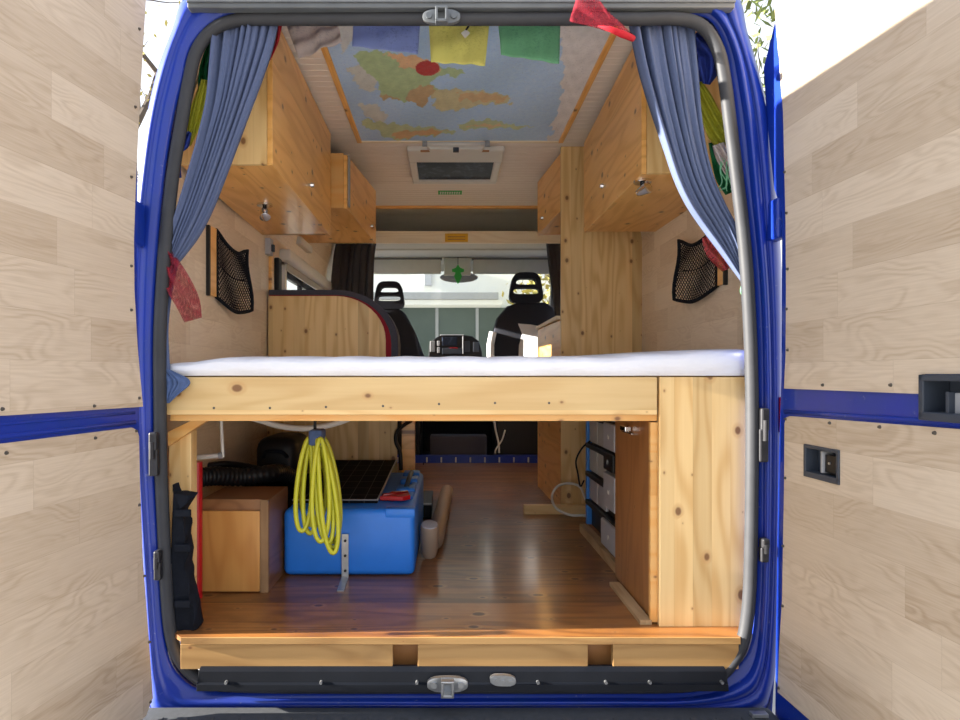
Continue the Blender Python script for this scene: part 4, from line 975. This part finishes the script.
MB().tube([P(470,24,1.90), P(466,30,1.90)], 0.003, 6).build('loop', 'black', o)
# red gauze at top
DR_ = 1.655
m = MB(); G = []
for k, (ub, vb, ut, vt) in enumerate([(569,22,578,-6),(578,23.5,583,-6),(590,26,592,-5),(602,30,600,1),(612,33,608,13),(621,36,618,20),(628,39,626,29),(633,40,633,34)]):
    vt += (random.random()-0.5)*5*(k < 6)
    G.append([P(lerp(ub, ut, j/10), lerp(vb, vt, j/10), DR_-0.004*math.sin(k*1.9+j*0.8)-0.004+(0.10 if k == 7 else 0.05 if k == 6 else 0.0)) for j in range(11)])
o = m.grid(G).build('red_flag', 'gauze', smooth=True, solid=0.0008, subsurf=1)
tag(o, 'frayed red gauze flag pulled across the top of the opening', 'flag')
m = MB(); rows_ = [(598,26,5.5),(610,29,4.5),(622,34,3.5),(633,38.5,3.5)]
m.tube([P(u, v, DR_-0.012+(0.03 if u > 630 else 0)) for u, v, r in rows_], 0.01, 10, rs=[0.001, 0.007, 0.009, 0.008])
m.build('twisted_end', 'f_pink', o, smooth=True)
g2 = 'prayer flags bunched beside the left curtain'
def ribbon(name, label, path, widths, mat, D, group=None, amp=0.01, folds=2, cat='flag', n=16):
    pp = spl([(u, v, w_) for (u, v), w_ in zip(path, widths)], 6); G = []
    for i, p in enumerate(pp):
        q = pp[min(i+1, len(pp)-1)]-pp[max(i-1, 0)]; d = Vector((-q.y, q.x)).normalized() if q.length else Vector((1, 0))
        G.append([P(p.x+d.x*p.z*(j/n-0.5), p.y+d.y*p.z*(j/n-0.5), D+amp*math.sin(j/n*math.pi*2*folds+i*0.35)) for j in range(n+1)])
    o = MB().grid(G).build(name, mat, smooth=True, solid=0.001); return tag(o, label, cat, group) if label else o
ribbon('prayer_flag', 'dark green prayer flag bunched at the left curtain top', [(216,38),(212,52),(206,68),(204,84),(202,94)], [10,14,13,12,6], 'f_green', 1.83, g2)
ribbon('prayer_flag', 'twisted yellow prayer flag beside the left curtain', [(206,80),(201,100),(195,118),(190,134),(188,146)], [9,14,15,12,5], 'f_yellow', 1.79, g2, folds=3)
ribbon('prayer_flag', 'dark blue prayer flag knotted behind the left seal', [(190,132),(183,142),(178,150),(177,162),(180,178)], [3,14,11,8,3], 'f_blue', 1.77, g2)
ribbon('prayer_flag', 'pink red cloth strip on the inner edge of the left curtain', [(277,24),(275,38),(271,50),(268,60)], [10,9,8,4], 'f_pink', 1.84, g2)
o = ribbon('red_flag', None, [(166,250),(170,265),(179,285),(188,303),(193,320)], [8,20,26,24,18], 'gauze', 1.735, None)
tag(o, 'frayed red gauze flag hanging below the left curtain tie', 'flag')
g3 = 'prayer flags bunched beside the right curtain'
ribbon('prayer_flag', 'bright blue prayer flag bunched in the upper right corner', [(697,32),(707,42),(712,55),(709,68),(706,84)], [8,26,28,24,8], 'f_blue', 1.82, g3, amp=0.015)
ribbon('prayer_flag', 'blue prayer flag strip beside the right curtain edge', [(694,40),(696,60),(698,80),(699,98)], [9,9,8,4], 'f_blue', 1.86, g3)
ribbon('prayer_flag', 'frayed yellow prayer flag beside the right curtain', [(699,82),(704,98),(712,118),(719,134),(724,146)], [7,16,20,22,14], 'f_yellow', 1.83, g3, folds=3)
ribbon('prayer_flag', 'dark green prayer flag beside the right curtain', [(712,142),(718,158),(726,175),(733,192)], [7,14,22,16], 'f_green', 1.85, g3)
ribbon('prayer_flag', 'pale white prayer flag in front of the dark green one', [(718,144),(722,156),(726,168),(729,178)], [12,13,8,3], 'f_white', 1.78, g3)
m = MB()
for k in range(6):
    x = 722+k*2.4; m.tube(spl([P(x,158+k*2,1.775),P(x-2-2*math.sin(k*2),170+k,1.77),P(x+3*math.sin(k*1.7),182+k*2,1.775),P(x-5+k,190+3*math.sin(k*3),1.775)], 5), 0.0016, 5)
tag(m.build('loose_threads', 'f_palegreen'), 'pale green loose threads hanging off the right prayer flags', 'threads', kind='stuff')
ribbon('prayer_flag', 'tiny pale green strip hanging below the right curtain tie', [(746,280),(743,290),(746,298),(748,306)], [4,6,4,2], 'f_palegreen', 1.74, g3, amp=0.003)
o = ribbon('red_flag', None, [(706,236),(714,250),(722,262),(726,270)], [10,18,14,8], 'gauze_faint', 2.10, None)
tag(o, 'faded red flag hanging behind the right curtain by the net pocket', 'flag')

# ================================================================ NET POCKETS
def net_pocket(label, X, s, y0, y1, yn, z0, z1, dz):
    t = thing('net_pocket', label, 'net pocket', (X-s*0.03, (y0+yn)/2, z0), 'mesh net pockets on the van walls')
    xa, xb = sorted((X, X-s*0.014))
    MB().hexa([(xa,y0,z0),(xb,y0,z0),(xb,y1,z0),(xa,y1,z0),(xa,y0,z1),(xb,y0,z1),(xb,y1,z1+0.005),(xa,y1,z1+0.005)], 0.002).build('wood_slat', 'honey_y', t)
    MB().box(min(X, X-s*0.016), max(X, X-s*0.016), y0-0.016, y0, z0-0.004, z1, 0.002).build('edge_strip', 'black', t)
    def S(a, b):
        y = lerp(y1-0.02, yn, a); dip = math.sin(math.pi*a)*0.045*b
        z = lerp(z0+dz*a*0.3-0.03*math.sin(math.pi*a)-0.02*a, z1+dz*a-0.02*a, b)-dip*(1 if b > 0.5 else 0.3)
        x = X-s*(0.012+0.034*a**0.8*(1.15-0.3*b)+0.008*math.sin(a*7+b*5)*a)
        return (x, y, z)
    m = MB(); ni, nj = 34, 26; V = {}
    for i in range(ni+1):
        for j in range(nj+1):
            if (i+j) % 2 == 0: V[i, j] = m.bm.verts.new(S(i/ni, j/nj))
    for i in range(ni+1):
        for j in range(nj+1):
            if (i+j) % 2:
                q = [V.get(k) for k in ((i, j-1), (i+1, j), (i, j+1), (i-1, j))]; q = [a for a in q if a]
                if len(q) >= 3: m.bm.faces.new(q)
    o = m.build('netting', 'blackfab', t); w_ = o.modifiers.new('wire', 'WIREFRAME'); w_.thickness = 0.0042; w_.use_even_offset = False; w_.use_boundary = True
    m = MB(); m.tube([S(0, b/8) for b in range(9)]+[S(a/12, 1) for a in range(1, 13)]+[S(1, 1-b/8) for b in range(1, 9)]+[S(1-a/12, 0) for a in range(1, 12)], 0.0075, 8, closed=True)
    m.build('hem', 'blackfab', t, smooth=True)
net_pocket('black net pocket with a wooden slat on the left wall', -0.885, -1, 0.655, 0.745, 1.02, 1.595, 1.85, 0.0)
net_pocket('black net pocket with a wooden slat on the right wall', 1.0, 1, 0.585, 0.66, 0.96, 1.625, 1.85, 0.03)

# ================================================================ LEFT WALL FITTINGS
X = -0.885
tag(MB().box(X, X+0.02, 1.46, 1.50, EZ+0.06, 1.965, 0.002).build('wall_batten', 'honey_y'), 'vertical honey coloured batten on the left wall above the bench', 'batten')
t = thing('light_switch', 'grey wall switch below the left overhead cabinets', 'switch', (X, 1.47, 1.90))
MB().box(X, X+0.03, 1.40, 1.455, 1.885, 1.965, 0.003).build('plate', 'greycase', t); MB().box(X+0.03, X+0.045, 1.41, 1.43, 1.90, 1.935, 0.003).build('rocker', 'darkplastic', t)
for lab, y, z in (('dark wall slot nearer the grey switch, left of a pair', 1.70, 2.0), ('dark wall slot right of its twin above the blind', 1.86, 2.0), ('small dark wall slot beyond the window blind', 2.52, 2.12), ('narrow wall slot closest to the dark curtain', 2.62, 2.12)):
    tag(MB().box(X, X+0.004, y, y+0.028, z, z+0.075, 0.001).build('wall_slot', 'darkplastic'), lab, 'slot')
tag(MB().box(X, X+0.05, 1.98, 2.28, 2.055, 2.10, 0.01, 3).build('reading_light', 'white', smooth='auto'), 'small white bar light on the left wall under the cabinet', 'light')
w = thing('window_1', 'cream framed left side window with a roller blind', 'window', (X, 2.25, 1.5)); w['kind'] = 'structure'
m = MB()
for r in ((1.70,1.74,1.48,1.92),(2.76,2.80,1.48,1.92),(1.70,2.80,1.48,1.52),(1.70,2.80,1.88,1.92)): m.box(X-0.03, X+0.025, r[0], r[1], r[2], r[3], 0.004)
m.build('window_frame', 'white', w)
m = MB()
for r in ((1.74,1.80,1.52,1.88),(2.70,2.76,1.52,1.88),(1.74,2.76,1.52,1.56),(1.74,2.76,1.84,1.88),(2.2,2.24,1.52,1.88)): m.box(X-0.03, X-0.005, r[0], r[1], r[2], r[3], 0.003)
m.build('sash', 'black', w)
MB().box(X-0.024, X-0.018, 1.76, 2.74, 1.53, 1.87).build('pane', 'glass', w)
c0 = MB().box(X, X+0.065, 1.66, 2.86, 1.90, 1.965, 0.015, 3).build('blind_cassette', 'white', w, smooth='auto')
MB().box(X+0.02, X+0.03, 1.72, 2.80, 1.86, 1.905, 0.002).build('blind_edge', 'cushlight', w)
tag(MB().box(X, X+0.03, 1.56, 1.62, 1.62, 1.90, 0.008).build('window_stay', 'black'), 'black window stay beside the left window frame', 'window stay')

# ================================================================ UNDER THE BED
cr_ = thing('wooden_box', 'golden fronted wooden box standing on the floor at the left', 'box', (-0.69, 0.48, FZ))
x0, x1, y0_, y1_, zt_ = -0.795, -0.572, 0.346, 0.60, 0.90
MB().box(x0, x1, y0_+0.014, y1_, FZ, zt_, 0.002).build('carcase', 'box_brown', cr_)
MB().box(x0+0.002, x1-0.027, y0_, y0_+0.014, FZ+0.004, zt_-0.035, 0.002).build('front_panel', 'box_wood', cr_)
MB().box(x1-0.026, x1, y0_+0.002, y0_+0.014, FZ, zt_, 0.001).build('corner_strip', 'worn', cr_)
tag(MB().tube([(-0.784, 0.303, FZ), (-0.784, 0.303, EZ-(462-CY)/F*2.0)], 0.018, 16).build('red_pole', 'red', smooth='auto'), 'red tubular pole standing beside the wooden box', 'pole')
# black bag at the left pillar
bp = [(170,496),(178,494),(190,495),(196,497),(193,503),(188,510),(188,520),(192,534),(190,545),(193,556),(192,572),(196,588),(199,605),(203,622),(201,631),(190,636),(176,640),(168,640)]
bt = thing('black_bag', 'black quilted cloth bag hanging against the left pillar', 'bag', P(182, 636, 1.755))
m = MB(); L = spl([(a-(6 if a > 175 else 0), b, 0) for a, b in bp], 4, True); G = []
for k, (off, sc_) in enumerate(((0.0, 0.82), (0.006, 0.95), (0.014, 1.0), (0.035, 1.0), (0.05, 0.92))):
    line = []
    for i, p in enumerate(L):
        cx_, cy_ = 183, p.y; uu = cx_+(p.x-cx_)*sc_+0.9*math.sin(i*0.9+k); line.append(P(uu, 565+(p.y-565)*(0.98+0.02*sc_), 1.74)+Vector((0, off+0.007*math.sin(p.y*0.22)+0.004*math.sin(i*1.3), 0)))
    G.append(line)
m.grid(G, closed=True)
m.bm.verts.ensure_lookup_table(); n = len(L); V = list(m.bm.verts); m.bm.faces.new(V[:n]); m.bm.faces.new(V[-n:][::-1])
m.build('body', 'blackfab', bt, smooth='auto')
for v in (513, 548, 604):
    a, b = P(174, v+4, 1.728), P(190, v-3, 1.728); MB().box(a.x, b.x, a.y, a.y+0.012, a.z, b.z, 0.003).build('strap', 'blackfab', bt)
# wheel arch, bag, hose
struct(MB().box(-0.884, -0.60, 0.62, 1.38, FZ, 0.83, 0.02).build('wheel_arch_box', 'blackfab'), 'dark carpeted wheel arch box at the back left', 'wheel arch')
bag = thing('dark_bag', 'rounded black case behind the corrugated hose', 'bag', (-0.76, 1.0, 0.83))
m = MB(); m.box(-0.80, -0.625, 0.95, 1.25, 0.83, 1.04, 0.05, 4).build('body', 'black', bag, smooth='auto')
MB().tube(spl([(-0.76,0.945,0.96),(-0.74,0.92,0.985),(-0.68,0.92,0.985),(-0.66,0.945,0.96)], 5), 0.008, 8).build('handle', 'blackfab', bag, smooth=True)
path = spl([P(196,478,2.16),P(215,476,2.22),P(240,477,2.30),(-0.66,0.66,0.935),(-0.64,0.76,0.925),(-0.618,0.85,0.89),(-0.612,0.91,0.865)], 16)
m = MB(); m.tube(path, 0.03, 14, rs=[0.031+0.0035*math.sin(i*2.1) for i in range(len(path))])
hz = m.build('corrugated_hose', 'black', smooth=True); tag(hz, 'black corrugated hose bending over the wooden box', 'hose')
m = MB(); m.tube(spl([P(206,466,2.36),P(225,464,2.40),P(245,466,2.46),P(262,470,2.52)], 8), 0.012, 8)
tag(m.build('black_cable', 'black', smooth=True), 'thick black cable running above the corrugated hose', 'cable')
t = thing('white_rod', 'white L shaped rod hanging below the bed at the left', 'rod', P(222, 457, 2.1))
MB().tube([P(221,418,2.1), P(223,457,2.1)], 0.0055, 10).build('upright', 'white', t, smooth='auto'); MB().tube([P(190,458,2.1), P(219,455.5,2.1)], 0.0085, 12).build('arm', 'white', t, smooth='auto'); MB().tube([P(219,455.5,2.1), P(223,455.2,2.1)], 0.011, 12).build('collar', 'grey', t, smooth='auto')
m = MB(); m.tube(spl([P(248,417,2.30),P(262,421,2.30),P(280,426,2.30),P(303,428.5,2.30),P(325,426,2.30),P(343,421,2.30),P(352,417,2.30)], 6), 0.011, 10)
tag(m.build('sagging_pipe', 'white', smooth=True), 'white pipe sagging just below the bed slats', 'pipe')
# blue tank
x0, x1, y0_, y1_, z1_ = -0.568, -0.112, 0.515, 1.37, FZ+0.232
tk = thing('water_tank', 'long blue plastic box with rounded edges under the bed', 'tank', ((x0+x1)/2, 0.95, FZ))
MB().box(x0, x1, y0_, y1_, FZ+0.001, z1_, 0.022, 4).build('body', 'bluepe', tk, smooth='auto')
MB().box(-0.215, x1+0.0015, y0_-0.002, y0_+0.05, z1_-0.03, z1_+0.002, 0.006).build('corner_lug', 'bluepe', tk, smooth='auto')
for y in (0.80, 1.02, 1.20):
    MB().box(-0.20, -0.125, y, y+0.09, z1_-0.004, z1_+0.022, 0.009, 3).build('clip', 'bluepe', tk, smooth='auto')
MB().box(-0.150, -0.128, 0.70, 1.30, z1_-0.002, z1_+0.010, 0.004).build('rib', 'bluepe', tk)
MB().tube([(-0.16,0.84,z1_+0.025), (-0.16,1.06,z1_+0.03), (-0.16,1.20,z1_+0.025)], 0.010, 10).build('handle', 'darkplastic', tk, smooth=True)
sp_ = thing('solar_panel', 'flat black gridded panel lying on the blue tank', 'panel', (-0.41, 0.9, z1_))
q = [(-0.56,0.612,z1_+0.001),(-0.251,0.612,z1_+0.001),(-0.243,1.36,z1_+0.045),(-0.56,1.36,z1_+0.045)]
m = MB(); up_ = Vector((0, 0, 0.014)); m.hexa([Vector(p) for p in q]+[Vector(p)+up_ for p in q], 0.003).build('sheet', 'solar', sp_)
m = MB(); m.tube([Vector(q[1])+up_*0.9, Vector(q[2])+up_*0.9], 0.0035, 6); m.tube([Vector(q[0])+up_*0.9, Vector(q[1])+up_*0.9], 0.0025, 6); m.build('rim', 'grey', sp_)
t = thing('red_clamp', 'small red plastic clamp on the right corner of the blue tank', 'clamp', (-0.20, 0.66, z1_))
m = MB(); m.prism([(-0.245,0.64,z1_+0.006),(-0.16,0.63,z1_+0.006),(-0.135,0.66,z1_+0.006),(-0.15,0.76,z1_+0.006),(-0.21,0.74,z1_+0.006)], (0,0,0.016), 0.003).build('body', 'red', t)
MB().tube([(-0.235,0.65,z1_+0.024),(-0.15,0.72,z1_+0.024)], 0.006, 8).build('lever', 'taillight', t, smooth=True)
# yellow hose coil
hs_ = thing('yellow_hose', 'coiled yellow green hose hanging from the bed slats', 'hose', P(320, 550, 2.02))
top = (315.5, 438)
for k, (uc, vb, hw_, dd) in enumerate([(302,531,9,0.0),(309,535,9,0.02),(311,528,15,0.035),(328,543,9,0.0),(332,549,11,0.015),(334,552,9,-0.012),(330,545,13,0.03),(322,540,10,-0.018)]):
    L = []
    for i in range(40):
        a = 2*math.pi*i/40; f = 0.5-0.5*math.cos(a)   # 0 at top ..1 bottom
        vv = lerp(top[1], vb, f); wx = hw_*math.sin(a)*(0.5+0.5*f); uu = lerp(top[0]+(k-3.5)*1.7, uc, f**0.6)+wx
        L.append(P(uu, vv, 2.02)+Vector((0, dd+0.012*math.sin(a), 0)))
    MB().tube(L, 0.0075, 8, closed=True).build('hose_loop', 'yellow', hs_, smooth=True)
a, b = P(308, 446, 2.0), P(322, 430, 2.0); MB().box(a.x, b.x, a.y, a.y+0.07, a.z, b.z, 0.008).build('strap', 'denim', hs_)
MB().tube([P(315, 431, 2.03), P(315, 412, 2.03)], 0.005, 8).build('hook', 'black', hs_)
# perforated bracket
t = thing('metal_bracket', 'perforated steel angle bracket standing in front of the tank', 'bracket', P(342, 590, 2.1))
a, b = P(341.5, 580, 2.205), P(348.5, 534, 2.205); 
from mathutils.geometry import tessellate_polygon
m = MB(); m.box(a.x, b.x, a.y, a.y+0.003, FZ+0.002, b.z, 0.0008); m.build('upright', 'steel', t)
f0, f1 = P(337, 594, 2.06), P(344, 594, 2.06)
MB().hexa([(f0.x,0.36,FZ+0.0005),(f1.x,0.36,FZ+0.0005),(b.x,a.y,FZ+0.0005),(a.x,a.y,FZ+0.0005),(f0.x,0.36,FZ+0.0035),(f1.x,0.36,FZ+0.0035),(b.x,a.y,FZ+0.0035),(a.x,a.y,FZ+0.0035)]).build('foot', 'steel', t)
for v in (541, 556, 571):
    p = P(345, v, 2.20); MB().cyl(p+Vector((0, 0.004, 0)), p+Vector((0, -0.0005, 0)), 0.0045, 12).build('hole', 'black', t)
# flask and roll
t = thing('tan_flask', 'taupe flask with a silver mouth standing right of the tank', 'flask', (-0.066, 0.72, FZ))
prof_ = [(0.016, 0.0), (0.026, 0.006), (0.032, 0.025), (0.0345, 0.08), (0.0345, 0.125), (0.032, 0.13)]
m = MB(); c = Vector((-0.068, 0.74, FZ+0.004)); lean = Vector((0.02, -0.30, 0))
m.tube([c+Vector((0, 0, z))+lean*z for r, z in prof_], 0.03, 24, rs=[r for r, z in prof_]).build('body', 'tan', t, smooth='auto')
m = MB(); m.tube([c+Vector((0, 0, z))+lean*z for z in (0.127, 0.134, 0.136)], 0.03, 24, rs=[0.031, 0.030, 0.022]).build('mouth', 'greycase', t, smooth='auto')
m = MB(); m.tube([(-0.055,0.84,FZ+0.036),(-0.05,0.85,FZ+0.036),(0.0,1.95,FZ+0.036),(0.0,1.96,FZ+0.036)], 0.036, 20, rs=[0.026, 0.035, 0.035, 0.028])
tag(m.build('taupe_tube', 'tan', smooth='auto'), 'long taupe tube lying on the floor behind the flask', 'tube')
t = thing('dark_case', 'small dark case on the floor behind the taupe flask', 'case', (-0.09, 1.5, FZ))
MB().box(-0.155, -0.075, 1.40, 1.78, FZ, FZ+0.07, 0.006).build('body', 'black', t); MB().box(-0.155, -0.073, 1.40, 1.41, FZ+0.066, FZ+0.073, 0.001).build('edge', 'greycase', t)

# ================================================================ OUTSIDE
W_ = plain('white render', (0.80, 0.80, 0.78), 0.9, var=0.03); M['render'] = W_
def house_glass():
    k = NT('dark shop window'); n = k.noise(k.obj(), 0.8, 4, 0.6)
    return k.fin(k.mix(n, (0.035, 0.05, 0.045, 1), (0.11, 0.14, 0.12, 1)), 0.35, 0, 0, 0.25)
M['hglass'] = house_glass()
Db = 13.0; yb = Db+EYE.y
bd = thing('white_building', 'white building with a wide dark window ahead of the van', 'building', (-2, yb+2, 0))
def pb_(u0, u1, v0, v1, D): a, b = P(u0, v1, D), P(u1, v0, D); return a.x, b.x, a.z, b.z
MB().box(-9, 2.15, yb, yb+4, 0, 5.6).build('wall', 'render', bd)
x0, x1, z0, z1 = pb_(380, 500, 308, 420, Db); wn = MB().box(x0, 2.05, yb-0.06, yb-0.01, 0.1, z1).build('window', 'hglass', bd)
for u in (399, 437, 477, 520): p = P(u, 330, Db); MB().box(p.x-0.03, p.x+0.03, yb-0.08, yb-0.055, 0.1, z1).build('mullion', 'grey', wn)
MB().box(-4.0, (500-CX)/F*Db, yb-0.6, yb, z1, z1+0.10, 0.01).build('awning', 'render', bd)
MB().box(-4.0, (496-CX)/F*Db, yb-0.65, yb-0.1, z1+0.10, z1+0.24, 0.01).build('awning_cover', 'grey', bd)
a = P(424, 286, Db); MB().box(a.x, a.x+0.16, yb-0.12, yb, a.z, a.z+0.5, 0.01).build('wall_lamp', 'greycase', bd)
for k in range(5): pass
M['bark'] = plain('bark', (0.09, 0.07, 0.055), 0.9, var=0.3)
M['leaf'] = plain('yellow green leaves', (0.20, 0.24, 0.07), 0.8, var=0.5, vscale=3)
M['leafy'] = plain('autumn leaves', (0.42, 0.36, 0.10), 0.8, var=0.4, vscale=3)
def tree(label, base, h, spread, nleaf, mat, seed, lsize=0.09):
    rnd = random.Random(seed); b = Vector(base); t = thing('tree', label, 'tree', b, 'trees around the van')
    m = MB(); tips = []
    def br(p, d, L, r, depth):
        pts = [p]; q = p.copy(); dd = d.copy()
        for i in range(5):
            dd = (dd+Vector((rnd.uniform(-.25,.25), rnd.uniform(-.25,.25), rnd.uniform(-.05,.18)))).normalized(); q = q+dd*L/5; pts.append(q.copy())
        m.tube(pts, r, 6, rs=[r*(1-0.12*i) for i in range(6)])
        if depth == 0: tips.extend(pts[2:]); return
        for i in range(4 if depth > 1 else 3):
            k = rnd.randint(2, 5); nd = (dd+Vector((rnd.uniform(-1,1), rnd.uniform(-1,1), rnd.uniform(-.2,.7)))*spread).normalized()
            br(pts[k], nd, L*rnd.uniform(.5,.75), r*0.5, depth-1)
    br(b, Vector((0, 0, 1)), h*0.55, h*0.022, 4)
    m.build('trunk', 'bark', t)
    if nleaf:
        m = MB()
        for i in range(nleaf):
            c = rnd.choice(tips)+Vector((rnd.gauss(0,.22), rnd.gauss(0,.22), rnd.gauss(0,.22))); s_ = lsize*rnd.uniform(.6,1.3)
            a = Vector((rnd.uniform(-1,1), rnd.uniform(-1,1), rnd.uniform(-1,1))).normalized(); e = a.orthogonal().normalized()
            V = [m.bm.verts.new(c+a*s_*x+e*s_*y) for x, y in ((-1,0),(0,-.5),(1,0),(0,.5))]; m.bm.faces.new(V)
        tag(m.build('foliage', mat, t), kind='stuff')
tree('thin branched tree seen between the left door and pillar', (-4.4, 7.0, 0), 8.0, 0.9, 900, 'leafy', 3, 0.05)
tree('leafy tree seen between the right pillar and the open door', (4.3, 5.6, 0), 8.0, 0.95, 5000, 'leaf', 5, 0.08)
tree('yellowish tree seen through the windscreen right of the building', (2.75, 8.6, 0), 4.2, 0.9, 2500, 'leafy', 8, 0.08)
